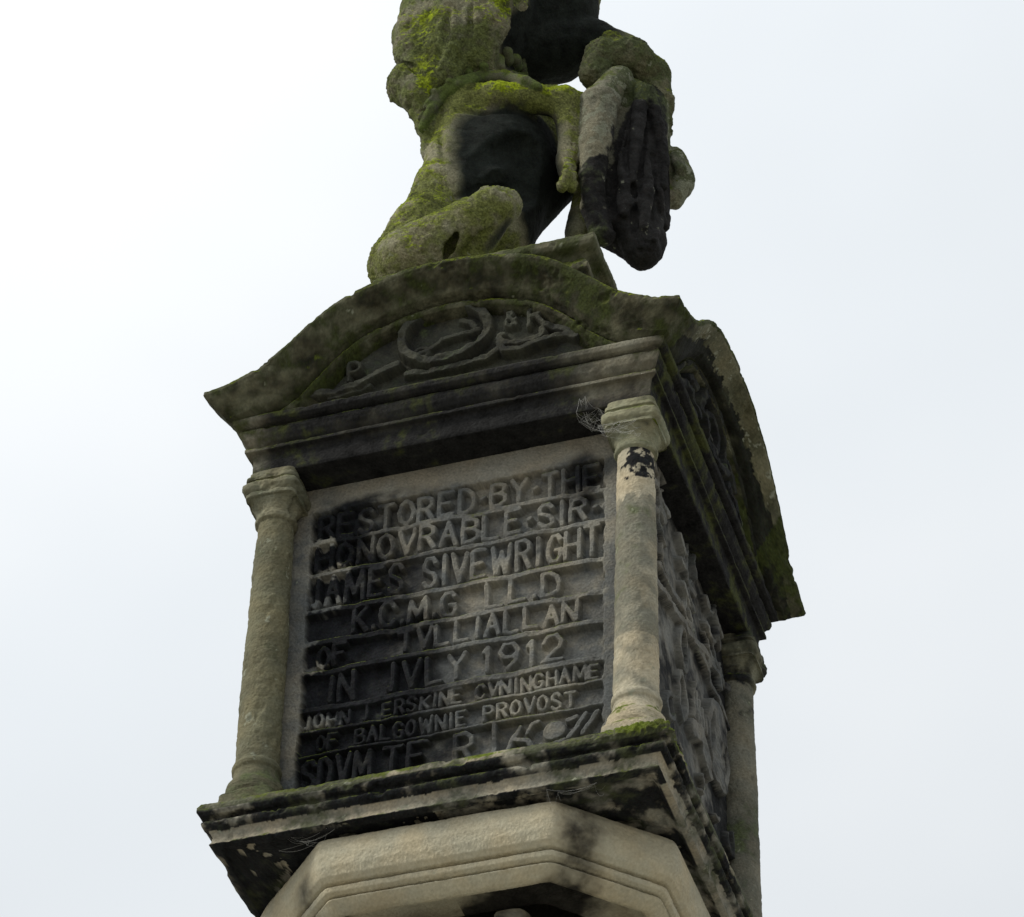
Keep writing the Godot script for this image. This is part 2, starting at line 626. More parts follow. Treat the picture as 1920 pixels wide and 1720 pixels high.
func sculpt(cell: float, looks: Array, parent: Node) -> void:
	var lo := Vector3(9, 9, 9)
	var hi := -lo
	var all := PackedInt32Array()
	for n in pa.size():
		all.append(n)
		if pop[n] > 0:
			var r := maxf(pra[n], pra[n] + pdr[n]) + 0.02
			for e in [pa[n], pa[n] + pb[n]]:
				lo = lo.min(e - Vector3(r, r, r))
				hi = hi.max(e + Vector3(r, r, r))
	const B := 8
	var side := cell * B
	var big := side * 3.0
	var P := PackedVector3Array()
	var who := PackedInt32Array()
	var index := {}
	var blocks := []
	for bx in int(ceil((hi.x - lo.x) / big)):
		for by in int(ceil((hi.y - lo.y) / big)):
			for bz in int(ceil((hi.z - lo.z) / big)):
				var o := lo + Vector3(bx, by, bz) * big
				var got := nearby(o + Vector3.ONE * big * 0.5, all, big * 0.8661)
				if got.is_empty():
					continue
				for s in 27:
					var i3 := Vector3i(s % 3, (s / 3) % 3, s / 9)
					var o2 := o + Vector3(i3) * side
					var got2 := nearby(o2 + Vector3.ONE * side * 0.5, got[0], side * 0.8661)
					if got2.is_empty():
						continue
					blocks.append([Vector3i(bx, by, bz) * 3 * B + i3 * B, got2[0]])
	const W := B + 1
	for blk in blocks:
		var g: Vector3i = blk[0]
		var list: PackedInt32Array = blk[1]
		var F := PackedFloat32Array()
		F.resize(W * W * W)
		var o := lo + Vector3(g) * cell
		var at := 0
		for z in W:
			for y in W:
				for x in W:
					F[at] = field(o + Vector3(x, y, z) * cell, list)
					at += 1
		blk.append(F)
		for z in B:
			for y in B:
				for x in B:
					var base := (z * W + y) * W + x
					var inside := 0
					var f := [F[base], F[base + 1], F[base + W], F[base + W + 1], F[base + W * W], F[base + W * W + 1], F[base + W * W + W], F[base + W * W + W + 1]]
					for v in f:
						if v < 0.0:
							inside += 1
					if inside == 0 or inside == 8:
						continue
					var sum := Vector3.ZERO
					var cnt := 0
					for e in [[0, 1], [2, 3], [4, 5], [6, 7], [0, 2], [1, 3], [4, 6], [5, 7], [0, 4], [1, 5], [2, 6], [3, 7]]:
						var fa: float = f[e[0]]
						var fb: float = f[e[1]]
						if (fa < 0.0) != (fb < 0.0):
							var t := fa / (fa - fb)
							sum += Vector3(e[0] & 1, (e[0] >> 1) & 1, e[0] >> 2).lerp(Vector3(e[1] & 1, (e[1] >> 1) & 1, e[1] >> 2), t)
							cnt += 1
					var p := o + (Vector3(x, y, z) + sum / cnt) * cell
					index[g + Vector3i(x, y, z)] = P.size()
					P.append(p)
					var low := 9.0
					var grp := 0
					for n in list:
						if pop[n] < 0:
							continue
						var q := p - pa[n]
						var ba := pb[n]
						var tt := clampf(q.dot(ba) * pil[n], 0.0, 1.0)
						var c := (q - ba * tt).length() - pra[n] - pdr[n] * tt
						if c < low:
							low = c
							grp = pgr[n]
					who.append(grp)
	var I := PackedInt32Array()
	for blk in blocks:
		var g: Vector3i = blk[0]
		var F: PackedFloat32Array = blk[2]
		for z in B:
			for y in B:
				for x in B:
					var base := (z * W + y) * W + x
					var f0 := F[base]
					var c := g + Vector3i(x, y, z)
					for ax in 3:
						var f1 := F[base + (1 if ax == 0 else (W if ax == 1 else W * W))]
						if (f0 < 0.0) == (f1 < 0.0):
							continue
						var u := Vector3i(0, 1, 0) if ax == 0 else (Vector3i(0, 0, 1) if ax == 1 else Vector3i(1, 0, 0))
						var w := Vector3i(0, 0, 1) if ax == 0 else (Vector3i(1, 0, 0) if ax == 1 else Vector3i(0, 1, 0))
						var v00: int = index.get(c, -1)
						var v10: int = index.get(c - u, -1)
						var v01: int = index.get(c - w, -1)
						var v11: int = index.get(c - u - w, -1)
						if v00 < 0 or v10 < 0 or v01 < 0 or v11 < 0:
							continue
						if f0 < 0.0:
							I.append_array([v00, v01, v10, v10, v01, v11])
						else:
							I.append_array([v00, v10, v01, v10, v11, v01])
	var N := normals_of(P, I)
	for i in P.size():
		P[i] += N[i] * figure_relief(P[i], looks[who[i]], who[i])
	N = normals_of(P, I)
	var C := PackedColorArray()
	C.resize(P.size())
	for i in P.size():
		C[i] = paint(P[i], N[i], looks[who[i]])
	var lists := []
	for i in FIGURE_PARTS.size():
		lists.append(PackedInt32Array())
	for t in range(0, I.size(), 3):
		lists[who[I[t]]].append_array([I[t], I[t + 1], I[t + 2]])
	for i in FIGURE_PARTS.size():
		if lists[i].size() > 0:
			place(FIGURE_PARTS[i], submesh(P, N, C, lists[i]), parent, mossy_stone)


func figure_relief(p: Vector3, k: Look, group: int) -> float:
	var r := relief(p, k)
	if group == 1 or group == 4:   # carved locks and crusty moss
		var c := absf(rough_d.get_noise_3dv(p * 1.1 + Vector3(2, 5, 1)))
		r += (0.0045 if group == 1 else 0.007) * (0.35 - c) + 0.0028 * rough_b.get_noise_3dv(p * 0.7)
	elif group == 3:
		r += 0.0025 * rough_d.get_noise_3dv(p + Vector3(4, 1, 8)) + 0.001 * rough_b.get_noise_3dv(p)
	if group == 2:
		return r * 0.5
	# pitted lichen crust
	var patch := clampf(0.45 + 1.6 * tone_a.get_noise_3dv(p * 1.3 + Vector3(5, 5, 5)), 0.12, 1.0)
	if group == 3:
		return r
	if k.stain_shade.is_valid() and k.stain_shade.call(p) > 0.3:
		return r * 0.6
	return r + 0.0050 * patch * rough_b.get_noise_3dv(p * 1.1) + 0.0012 * patch * rough_c.get_noise_3dv(p * 0.9 + Vector3(1, 2, 3))


func figure_shape() -> void:
	cap(1, 0, -0.0716, 2.2513, -0.0394, 0.1163, -0.0703, 2.0552, -0.0293, 0.1350, 0.0355)
	cap(1, 0, -0.0703, 2.0552, -0.0293, 0.1350, -0.1110, 1.8612, 0.0053, 0.1423, 0.0355)
	cap(1, 0, -0.0258, 2.2786, -0.0968, 0.0984, -0.0001, 2.1109, -0.1054, 0.0875, 0.0284)
	cap(1, 0, -0.1225, 2.1622, 0.0618, 0.0628, -0.1401, 2.0035, 0.0940, 0.0453, 0.0308)
	cap(1, 0, -0.1401, 2.0035, 0.0940, 0.0453, -0.1584, 1.9117, 0.1053, 0.0473, 0.0308)
	cap(1, 0, -0.1584, 1.9117, 0.1053, 0.0473, -0.1769, 1.7389, 0.1326, 0.0722, 0.0308)
	cap(1, 0, -0.1769, 1.7389, 0.1326, 0.0722, -0.2031, 1.6290, 0.1518, 0.0866, 0.0308)
	cap(1, 0, -0.1819, 1.6023, 0.1869, 0.0781, -0.0537, 1.6757, 0.1865, 0.0610, 0.0083)
	cap(1, 0, -0.0537, 1.6757, 0.1865, 0.0610, -0.0009, 1.7149, 0.1847, 0.0507, 0.0083)
	cap(1, 0, -0.0009, 1.7149, 0.1847, 0.0507, 0.0203, 1.7325, 0.1724, 0.0393, 0.0083)
	cap(1, 0, -0.0265, 1.6768, 0.1774, 0.0460, -0.0561, 1.6198, 0.1556, 0.0390, 0.0142)
	cap(1, 0, -0.1003, 2.1923, 0.0860, 0.0411, -0.0368, 2.1853, 0.0860, 0.0361, 0.0142)
	cap(1, 0, -0.0368, 2.1853, 0.0860, 0.0361, 0.0349, 2.1772, 0.0727, 0.0337, 0.0142)
	cap(1, 0, 0.0349, 2.1772, 0.0727, 0.0337, 0.1127, 2.1643, 0.0468, 0.0361, 0.0142)
	cap(1, 0, 0.1127, 2.1643, 0.0468, 0.0361, 0.1242, 2.0826, 0.0325, 0.0287, 0.0142)
	cap(1, 0, 0.1242, 2.0826, 0.0325, 0.0287, 0.1183, 1.9870, 0.0344, 0.0237, 0.0142)
	cap(1, 0, 0.1183, 1.9870, 0.0344, 0.0237, 0.1084, 1.9212, 0.0483, 0.0212, 0.0142)
	cap(1, 0, 0.1223, 1.9418, 0.0542, 0.0224, 0.1210, 1.9124, 0.0652, 0.0200, 0.0059)
	cap(1, 0, 0.1164, 1.9082, 0.0825, 0.0141, 0.1020, 1.8723, 0.0820, 0.0129, 0.0036)
	cap(1, 0, 0.1314, 1.8899, 0.0828, 0.0129, 0.1210, 1.8595, 0.0757, 0.0129, 0.0036)
	cap(1, 0, 0.1397, 1.8941, 0.0695, 0.0129, 0.1370, 1.8673, 0.0598, 0.0117, 0.0036)
	cap(1, 0, 0.1255, 2.1966, -0.0101, 0.0411, 0.1295, 2.1173, -0.0114, 0.0409, 0.0118)
	cap(1, 0, 0.1295, 2.1173, -0.0114, 0.0409, 0.1217, 2.0098, -0.0404, 0.0407, 0.0118)
	cap(1, 0, 0.0632, 2.0816, -0.0948, 0.0556, -0.0286, 1.9296, -0.0853, 0.0431, 0.0142)
	cap(1, 0, 0.1271, 2.0387, -0.1055, 0.0325, 0.1110, 1.8837, -0.1001, 0.0381, 0.0118)
	cap(1, 0, -0.1201, 2.3588, 0.0188, 0.0885, -0.1002, 2.5212, 0.0333, 0.1242, 0.0308)
	cap(1, 0, -0.1002, 2.5212, 0.0333, 0.1242, -0.0765, 2.7924, 0.0044, 0.1522, 0.0308)
	cap(1, 0, -0.0086, 2.5020, -0.0709, 0.0848, 0.0344, 2.6141, -0.0746, 0.1068, 0.0308)
	cap(1, 0, 0.0344, 2.6141, -0.0746, 0.1068, 0.0618, 2.8218, -0.0627, 0.1273, 0.0308)
	cap(1, 0, -0.0205, 2.4999, -0.0880, 0.0724, 0.0535, 2.5065, -0.1021, 0.0699, 0.0190)
	cap(1, 0, 0.0475, 2.5023, -0.0790, 0.0748, 0.1331, 2.5131, -0.0969, 0.0523, 0.0190)
	cap(1, 0, 0.1331, 2.5131, -0.0969, 0.0523, 0.2121, 2.4714, -0.1021, 0.0372, 0.0190)
	cap(1, 0, -0.0709, 2.8120, 0.0025, 0.1422, -0.0393, 3.0704, -0.0080, 0.1086, 0.0355)
	cap(1, 0, -0.0079, 3.0171, 0.0026, 0.0875, 0.1206, 2.9188, -0.0190, 0.0536, 0.0284)
	cap(1, 0, -0.0880, 3.2026, -0.0024, 0.0340, -0.1084, 3.2842, 0.0044, 0.0131, 0.0118)
	cap(1, 0, -0.0202, 3.2260, -0.0249, 0.0340, -0.0217, 3.3190, -0.0244, 0.0132, 0.0118)
	cap(1, 1, -0.1969, 2.5202, 0.0971, 0.0743, -0.2174, 2.4268, 0.1039, 0.0615, 0.0237)
	cap(1, 1, -0.2174, 2.4268, 0.1039, 0.0615, -0.2199, 2.3514, 0.1152, 0.0538, 0.0237)
	cap(1, 1, -0.2158, 2.2972, 0.1139, 0.0463, -0.2391, 2.2569, 0.1164, 0.0462, 0.0166)
	cap(1, 1, -0.2391, 2.2569, 0.1164, 0.0462, -0.2062, 2.2059, 0.1212, 0.0435, 0.0166)
	cap(1, 1, -0.2008, 2.1904, 0.1089, 0.0435, -0.1879, 2.1309, 0.0993, 0.0301, 0.0118)
	cap(1, 1, -0.1879, 2.1309, 0.0993, 0.0301, -0.1848, 2.0525, 0.0930, 0.0180, 0.0118)
	cap(1, 1, -0.1848, 2.0525, 0.0930, 0.0180, -0.1909, 2.0296, 0.0951, 0.0131, 0.0118)
	cap(1, 1, -0.1373, 2.5138, 0.1194, 0.0617, -0.1391, 2.3664, 0.1200, 0.0562, 0.0308)
	cap(1, 1, -0.1391, 2.3664, 0.1200, 0.0562, -0.1533, 2.2573, 0.1247, 0.0436, 0.0308)
	cap(1, 1, -0.0701, 2.5236, 0.1076, 0.0592, -0.0671, 2.3945, 0.1066, 0.0489, 0.0308)
	cap(1, 1, -0.0671, 2.3945, 0.1066, 0.0489, -0.0890, 2.3252, 0.0928, 0.0414, 0.0308)
	cap(1, 1, -0.0151, 2.5562, 0.0788, 0.0421, -0.0105, 2.5004, 0.0773, 0.0296, 0.0190)
	cap(1, 3, 0.2204, 2.2248, -0.0996, 0.0950, 0.2231, 1.9265, -0.0900, 0.0928, 0.0118)
	cap(1, 3, 0.2266, 1.8498, -0.0648, 0.0756, 0.2563, 1.8025, -0.0852, 0.0542, 0.0166)
	cap(1, 3, 0.2489, 1.7965, -0.0511, 0.0399, 0.2628, 1.7540, -0.0663, 0.0422, 0.0095)
	cap(1, 3, 0.2234, 2.2656, -0.0110, 0.0340, 0.1906, 2.1567, 0.0262, 0.0432, 0.0095)
	cap(1, 3, 0.1906, 2.1567, 0.0262, 0.0432, 0.1847, 2.0286, 0.0335, 0.0369, 0.0095)
	cap(1, 3, 0.1847, 2.0286, 0.0335, 0.0369, 0.1759, 1.9219, 0.0311, 0.0283, 0.0095)
	cap(1, 3, 0.1759, 1.9219, 0.0311, 0.0283, 0.1732, 1.8360, 0.0162, 0.0258, 0.0095)
	cap(1, 3, 0.1732, 1.8360, 0.0162, 0.0258, 0.1907, 1.7634, -0.0001, 0.0280, 0.0095)
	cap(1, 3, 0.3152, 2.1014, -0.1364, 0.0314, 0.3368, 2.0307, -0.1330, 0.0288, 0.0095)
	cap(1, 3, 0.3378, 2.0135, -0.1333, 0.0276, 0.3191, 1.9594, -0.1272, 0.0203, 0.0071)
	cap(1, 3, 0.3300, 2.0770, -0.1097, 0.0168, 0.3414, 2.0286, -0.1029, 0.0144, 0.0047)
	cap(1, 3, 0.3037, 1.8801, -0.1009, 0.0142, 0.3013, 1.8546, -0.1001, 0.0130, 0.0047)
	cap(1, 4, 0.1651, 2.2924, -0.0022, 0.0316, 0.1857, 2.3547, -0.0090, 0.0403, 0.0118)
	cap(1, 4, 0.1857, 2.3547, -0.0090, 0.0403, 0.2432, 2.3646, -0.0387, 0.0441, 0.0118)
	cap(1, 4, 0.2432, 2.3646, -0.0387, 0.0441, 0.2787, 2.3489, -0.0926, 0.0417, 0.0118)
	cap(1, 4, 0.2787, 2.3489, -0.0926, 0.0417, 0.2964, 2.2651, -0.1091, 0.0268, 0.0118)
	cap(1, 4, 0.2964, 2.2651, -0.1091, 0.0268, 0.3025, 2.1871, -0.1216, 0.0146, 0.0118)
	cap(1, 4, 0.1996, 2.4327, -0.0347, 0.0222, 0.2032, 2.3980, -0.0359, 0.0295, 0.0095)
	cap(-1, 0, -0.0143, 1.9725, 0.1417, 0.0543, 0.0435, 2.0071, 0.0909, 0.0593, 0.0095)
	cap(-1, 0, 0.0435, 2.0071, 0.0909, 0.0593, 0.0532, 1.9118, 0.0772, 0.0684, 0.0095)
	cap(-1, 0, 0.0532, 1.9118, 0.0772, 0.0684, -0.0204, 1.8519, 0.1332, 0.0679, 0.0095)
	cap(-1, 0, -0.0418, 1.9508, 0.1509, 0.0471, -0.0571, 1.7979, 0.1560, 0.0419, 0.0095)
	cap(-1, 0, 0.0204, 2.3568, 0.0564, 0.0586, 0.0784, 2.3507, 0.0161, 0.0465, 0.0166)
	cap(-1, 0, -0.0979, 1.5715, 0.2078, 0.0080, -0.0848, 1.5881, 0.2202, 0.0137, 0.0036)
	cap(-1, 0, -0.0848, 1.5881, 0.2202, 0.0137, -0.0679, 1.6094, 0.2301, 0.0103, 0.0036)
	cap(-1, 0, -0.1019, 1.5832, 0.1968, 0.0080, -0.0887, 1.5999, 0.2092, 0.0137, 0.0036)
	cap(-1, 0, -0.0887, 1.5999, 0.2092, 0.0137, -0.0718, 1.6212, 0.2191, 0.0103, 0.0036)
	cap(-1, 0, -0.1059, 1.5950, 0.1858, 0.0080, -0.0927, 1.6117, 0.1982, 0.0137, 0.0036)
	cap(-1, 0, -0.0927, 1.6117, 0.1982, 0.0137, -0.0757, 1.6330, 0.2081, 0.0103, 0.0036)
	cap(-1, 0, -0.0647, 1.5892, 0.1898, 0.0069, -0.0410, 1.6084, 0.2015, 0.0080, 0.0071)
	cap(-1, 0, -0.0410, 1.6084, 0.2015, 0.0080, -0.0187, 1.6193, 0.1972, 0.0069, 0.0071)
	cap(1, 2, -0.1964, 2.0947, 0.1234, 0.0108, -0.1740, 2.1378, 0.1346, 0.0120, 0.0036)
	cap(1, 2, -0.1740, 2.1378, 0.1346, 0.0120, -0.1529, 2.1915, 0.1193, 0.0133, 0.0036)
	cap(1, 2, -0.1529, 2.1915, 0.1193, 0.0133, -0.1133, 2.2080, 0.1258, 0.0145, 0.0036)
	cap(1, 2, -0.1133, 2.2080, 0.1258, 0.0145, -0.0784, 2.2657, 0.0812, 0.0146, 0.0036)
	cap(1, 2, -0.0784, 2.2657, 0.0812, 0.0146, -0.0248, 2.2649, 0.0695, 0.0146, 0.0036)
	cap(1, 2, -0.0248, 2.2649, 0.0695, 0.0146, 0.0390, 2.1948, 0.1071, 0.0132, 0.0036)
	cap(1, 2, 0.0390, 2.1948, 0.1071, 0.0132, 0.0693, 2.1712, 0.1021, 0.0096, 0.0036)
	cap(1, 2, -0.2015, 2.1176, 0.1333, 0.0048, -0.1789, 2.1523, 0.1441, 0.0060, 0.0036)
	cap(1, 2, -0.1789, 2.1523, 0.1441, 0.0060, -0.1530, 2.1964, 0.1350, 0.0060, 0.0036)
	cap(1, 2, -0.1530, 2.1964, 0.1350, 0.0060, -0.1142, 2.2231, 0.1321, 0.0060, 0.0036)
	cap(1, 2, -0.1142, 2.2231, 0.1321, 0.0060, -0.0751, 2.2728, 0.0921, 0.0061, 0.0036)
	cap(1, 2, -0.0751, 2.2728, 0.0921, 0.0061, -0.0265, 2.2876, 0.0655, 0.0061, 0.0036)
	cap(1, 2, -0.0265, 2.2876, 0.0655, 0.0061, -0.0179, 2.4105, -0.0637, 0.0062, 0.0036)
	cap(1, 2, -0.1315, 2.2125, 0.1405, 0.0084, -0.1321, 2.2031, 0.1258, 0.0068, 0.0047)
	cap(1, 2, -0.0977, 2.2691, 0.1006, 0.0097, -0.0994, 2.2632, 0.0829, 0.0078, 0.0047)
	cap(1, 2, -0.0627, 2.2826, 0.0996, 0.0109, -0.0634, 2.2732, 0.0849, 0.0087, 0.0047)
	cap(1, 2, -0.0396, 2.3369, 0.0638, 0.0134, -0.0355, 2.3114, 0.0628, 0.0107, 0.0047)
	cap(1, 2, -0.0286, 2.3761, 0.0443, 0.0159, -0.0286, 2.3645, 0.0313, 0.0127, 0.0047)
	cap(1, 2, -0.0176, 2.3826, 0.0143, 0.0147, -0.0249, 2.3964, -0.0206, 0.0118, 0.0047)
	cap(1, 2, -0.0181, 2.4098, -0.0352, 0.0124, -0.0216, 2.4106, -0.0592, 0.0099, 0.0047)
	cap(1, 2, -0.1636, 2.1833, 0.1439, 0.0084, -0.1624, 2.1681, 0.1344, 0.0067, 0.0047)
	cap(1, 3, 0.2748, 2.2227, -0.0160, 0.0181, 0.2712, 2.1173, -0.0104, 0.0180, 0.0047)
	cap(1, 3, 0.2712, 2.1173, -0.0104, 0.0180, 0.2632, 2.0076, -0.0029, 0.0143, 0.0047)
	cap(1, 3, 0.2632, 2.0076, -0.0029, 0.0143, 0.2591, 1.9110, 0.0006, 0.0094, 0.0047)
	cap(1, 3, 0.2891, 2.2234, -0.0276, 0.0157, 0.3041, 2.1240, -0.0436, 0.0168, 0.0047)
	cap(1, 3, 0.3041, 2.1240, -0.0436, 0.0168, 0.3134, 2.0258, -0.0612, 0.0143, 0.0047)
	cap(1, 3, 0.3134, 2.0258, -0.0612, 0.0143, 0.3136, 1.9374, -0.0587, 0.0095, 0.0047)
	cap(1, 3, 0.2830, 1.9929, -0.0198, 0.0131, 0.2860, 1.8950, -0.0252, 0.0153, 0.0059)
	cap(1, 3, 0.2860, 1.8950, -0.0252, 0.0153, 0.2770, 1.7845, -0.0214, 0.0117, 0.0059)
	cap(1, 3, 0.2366, 2.0741, -0.0008, 0.0108, 0.2252, 1.9875, 0.0026, 0.0131, 0.0059)
	cap(1, 3, 0.2252, 1.9875, 0.0026, 0.0131, 0.2419, 1.8993, 0.0004, 0.0130, 0.0059)
	cap(1, 3, 0.2419, 1.8993, 0.0004, 0.0130, 0.2393, 1.8163, -0.0002, 0.0105, 0.0059)
	cap(1, 3, 0.3055, 1.9116, -0.0476, 0.0106, 0.2987, 1.8643, -0.0835, 0.0118, 0.0059)
	cap(1, 3, 0.2987, 1.8643, -0.0835, 0.0118, 0.2953, 1.7535, -0.0377, 0.0093, 0.0059)
	cap(-1, 3, 0.2483, 2.2054, -0.0035, 0.0109, 0.2343, 2.1088, 0.0002, 0.0132, 0.0036)
	cap(-1, 3, 0.2343, 2.1088, 0.0002, 0.0132, 0.2182, 1.9881, 0.0040, 0.0142, 0.0036)
	cap(-1, 3, 0.2182, 1.9881, 0.0040, 0.0142, 0.2108, 1.8885, 0.0033, 0.0130, 0.0036)
	cap(-1, 3, 0.2108, 1.8885, 0.0033, 0.0130, 0.2172, 1.7733, 0.0075, 0.0105, 0.0036)
	cap(-1, 3, 0.2784, 2.1694, -0.0204, 0.0084, 0.2809, 2.0586, -0.0191, 0.0095, 0.0036)
	cap(-1, 3, 0.2809, 2.0586, -0.0191, 0.0095, 0.2733, 1.9345, -0.0099, 0.0071, 0.0036)
	cap(-1, 3, 0.2983, 2.0220, -0.0359, 0.0083, 0.2937, 1.8230, -0.0400, 0.0070, 0.0036)
	cap(-1, 3, 0.2600, 1.8994, -0.0050, 0.0083, 0.2585, 1.7613, -0.0178, 0.0082, 0.0036)
	cap(-1, 3, 0.2659, 1.7251, -0.0339, 0.0058, 0.2659, 1.7251, -0.0339, 0.0058, 0.0024)
	cap(-1, 3, 0.2864, 1.7261, -0.0427, 0.0058, 0.2864, 1.7261, -0.0427, 0.0058, 0.0024)
	cap(-1, 3, 0.2664, 1.7114, -0.0575, 0.0047, 0.2664, 1.7114, -0.0575, 0.0047, 0.0024)
	cap(-1, 3, 0.2831, 1.7453, -0.0290, 0.0058, 0.2831, 1.7453, -0.0290, 0.0058, 0.0024)
	cap(-1, 3, 0.2267, 2.0941, -0.0003, 0.0060, 0.2267, 2.0941, -0.0003, 0.0060, 0.0024)
	cap(-1, 3, 0.2158, 1.9208, 0.0036, 0.0047, 0.2158, 1.9208, 0.0036, 0.0047, 0.0024)
	cap(-1, 0, -0.1060, 1.8142, 0.1505, 0.0058, -0.0633, 1.8880, 0.0979, 0.0071, 0.0059)
	cap(-1, 0, -0.0633, 1.8880, 0.0979, 0.0071, -0.0204, 1.9171, 0.0595, 0.0071, 0.0059)
	cap(-1, 0, -0.1921, 1.6974, 0.2216, 0.0046, -0.2176, 1.6815, 0.2235, 0.0058, 0.0059)
	cap(-1, 0, -0.2176, 1.6815, 0.2235, 0.0058, -0.2423, 1.6443, 0.2285, 0.0046, 0.0059)
	cap(-1, 0, -0.0460, 1.6070, 0.2045, 0.0046, -0.0218, 1.6224, 0.2065, 0.0057, 0.0071)
	cap(-1, 0, -0.0218, 1.6224, 0.2065, 0.0057, 0.0045, 1.6413, 0.1962, 0.0046, 0.0071)
	cap(-1, 0, -0.1493, 2.0505, 0.1356, 0.0060, -0.1319, 1.9428, 0.1515, 0.0047, 0.0095)
	cap(-1, 0, -0.1106, 2.1267, 0.1266, 0.0060, -0.0605, 2.1207, 0.1058, 0.0060, 0.0095)
	cap(-1, 0, -0.0605, 2.1207, 0.1058, 0.0060, 0.0002, 2.1328, 0.0797, 0.0048, 0.0095)
	cap(-1, 1, -0.1246, 2.4065, 0.1800, 0.0085, -0.1320, 2.3214, 0.1766, 0.0085, 0.0095)
	cap(-1, 1, -0.1320, 2.3214, 0.1766, 0.0085, -0.1579, 2.2407, 0.1671, 0.0072, 0.0095)
	cap(-1, 1, -0.0747, 2.4245, 0.1656, 0.0073, -0.0829, 2.3324, 0.1520, 0.0073, 0.0095)
	cap(-1, 1, -0.0829, 2.3324, 0.1520, 0.0073, -0.1079, 2.2635, 0.1395, 0.0060, 0.0095)
	cap(-1, 1, -0.0283, 2.3753, 0.1467, 0.0073, -0.0465, 2.3305, 0.1262, 0.0061, 0.0095)
	cap(-1, 1, -0.2670, 2.3271, 0.1297, 0.0073, -0.2111, 2.2621, 0.1627, 0.0085, 0.0071)
	cap(-1, 1, -0.2111, 2.2621, 0.1627, 0.0085, -0.1785, 2.2109, 0.1592, 0.0060, 0.0071)
	cap(-1, 1, -0.2366, 2.1709, 0.1331, 0.0072, -0.2033, 2.1352, 0.1338, 0.0072, 0.0071)
	cap(-1, 1, -0.2033, 2.1352, 0.1338, 0.0072, -0.1778, 2.1388, 0.1348, 0.0060, 0.0071)

const GABLE_T := [-0.1, 0.0, 0.16, 0.385, 0.52, 0.60, 0.727, 0.85, 1.0, 1.1]
const GABLE_H := [0.240, 0.243, 0.236, 0.206, 0.163, 0.121, 0.055, 0.022, 0.0, -0.01]

func gable(t: float) -> float:
	var a := minf(absf(t), 1.0)
	for i in range(1, GABLE_T.size() - 2):
		if a <= GABLE_T[i + 1]:
			var f: float = (a - GABLE_T[i]) / (GABLE_T[i + 1] - GABLE_T[i])
			return lerpf(GABLE_H[i], GABLE_H[i + 1], f * 0.35 + 0.65 * f) + 0.0
	return 0.0


func smooth_gable(t: float) -> float:
	var s := 0.0
	for i in 7:
		s += gable(t + (i - 3) * 0.022)
	return s / 7.0


func sky_picture() -> ImageTexture:
	var n := FastNoiseLite.new()
	fresh(n, 77, 1.6, 5)
	var im := Image.create(1024, 512, false, Image.FORMAT_RGBF)
	var bright := SKY_BRIGHT.normalized()
	for y in 512:
		var el := PI / 2 - (y + 0.5) / 512.0 * PI
		var ce := cos(el)
		var se := sin(el)
		for x in 1024:
			var az := (x + 0.5) / 1024.0 * TAU
			var d := Vector3(sin(az) * ce, se, -cos(az) * ce)
			if se < 0.0:
				im.set_pixel(x, y, Color(0.55, 0.57, 0.58))
				continue
			var cloud := n.get_noise_3dv(d * Vector3(1, 1.6, 1))
			var base := SKY_LOW + SKY_RISE * se
			var toward := clampf(d.dot(bright) * 0.5 + 0.5, 0.0, 1.0)
			var glow := pow(toward, 190.0)
			var veil := pow(clampf(d.dot(SUN_DIR) * 0.5 + 0.5, 0.0, 1.0), 3.0)
			var l := base * (1.0 + SKY_GLOW * glow + 0.80 * veil + 0.20 * cloud)
			var blue := clampf(1.0 - 1.2 * glow - 0.9 * cloud, 0.0, 1.0)
			im.set_pixel(x, y, Color(l * (1.0 - 0.078 * blue), l * (1.0 - 0.028 * blue), l * (1.0 + 0.016 * blue)))
	return ImageTexture.create_from_image(im)

const SKY_LOW := 0.352
const SKY_RISE := 0.26
const SKY_GLOW := 0.25
const SUN_DIR := Vector3(-0.6212, 0.6613, 0.4208)


func thing(called: String, label: String, category: String, at: Vector3) -> Node3D:
	var o := Node3D.new()
	o.name = called
	o.position = at
	o.set_meta("label", label)
	o.set_meta("category", category)
	add_child(o, true)
	shift = Vector3(0, LIFT, 0) - at
	return o


func cobweb(label: String, at: Vector3, spread: Vector3, anchors: int, strands: int, seed_: int, mat: Material) -> void:
	var rng := RandomNumberGenerator.new()
	rng.seed = seed_
	var st := SurfaceTool.new()
	st.begin(Mesh.PRIMITIVE_TRIANGLES)
	var pts := []
	for i in anchors:
		pts.append(Vector3(rng.randf_range(-1, 1), rng.randf_range(-1, 1), rng.randf_range(-1, 1)) * spread)
	for i in strands:
		var a: Vector3 = pts[rng.randi() % anchors]
		var b: Vector3 = pts[rng.randi() % anchors]
		if a.distance_to(b) < 0.004:
			continue
		var r := rng.randf_range(0.00008, 0.00020)
		var sag := rng.randf_range(0.0, 0.012)
		var last := a
		for s in range(1, 6):
			var f := s / 5.0
			var p := a.lerp(b, f) + Vector3(0, -sag * 4.0 * f * (1.0 - f), 0)
			var dir := (p - last).normalized()
			var u := dir.cross(Vector3(0.3, 0.8, 0.5)).normalized() * r
			var w := dir.cross(u).normalized() * r
			for k in 3:
				var e0 := u * cos(TAU * k / 3) + w * sin(TAU * k / 3)
				var e1 := u * cos(TAU * (k + 1) / 3) + w * sin(TAU * (k + 1) / 3)
				for v in [last + e0, last + e1, p + e0, p + e0, last + e1, p + e1]:
					st.add_vertex(v)
			last = p
	st.generate_normals()
	var o := MeshInstance3D.new()
	o.name = "cobweb"
	o.mesh = st.commit()
	o.material_override = mat
	o.position = at + Vector3(0, LIFT, 0)
	o.set_meta("label", label)
	o.set_meta("category", "cobweb")
	add_child(o, true)


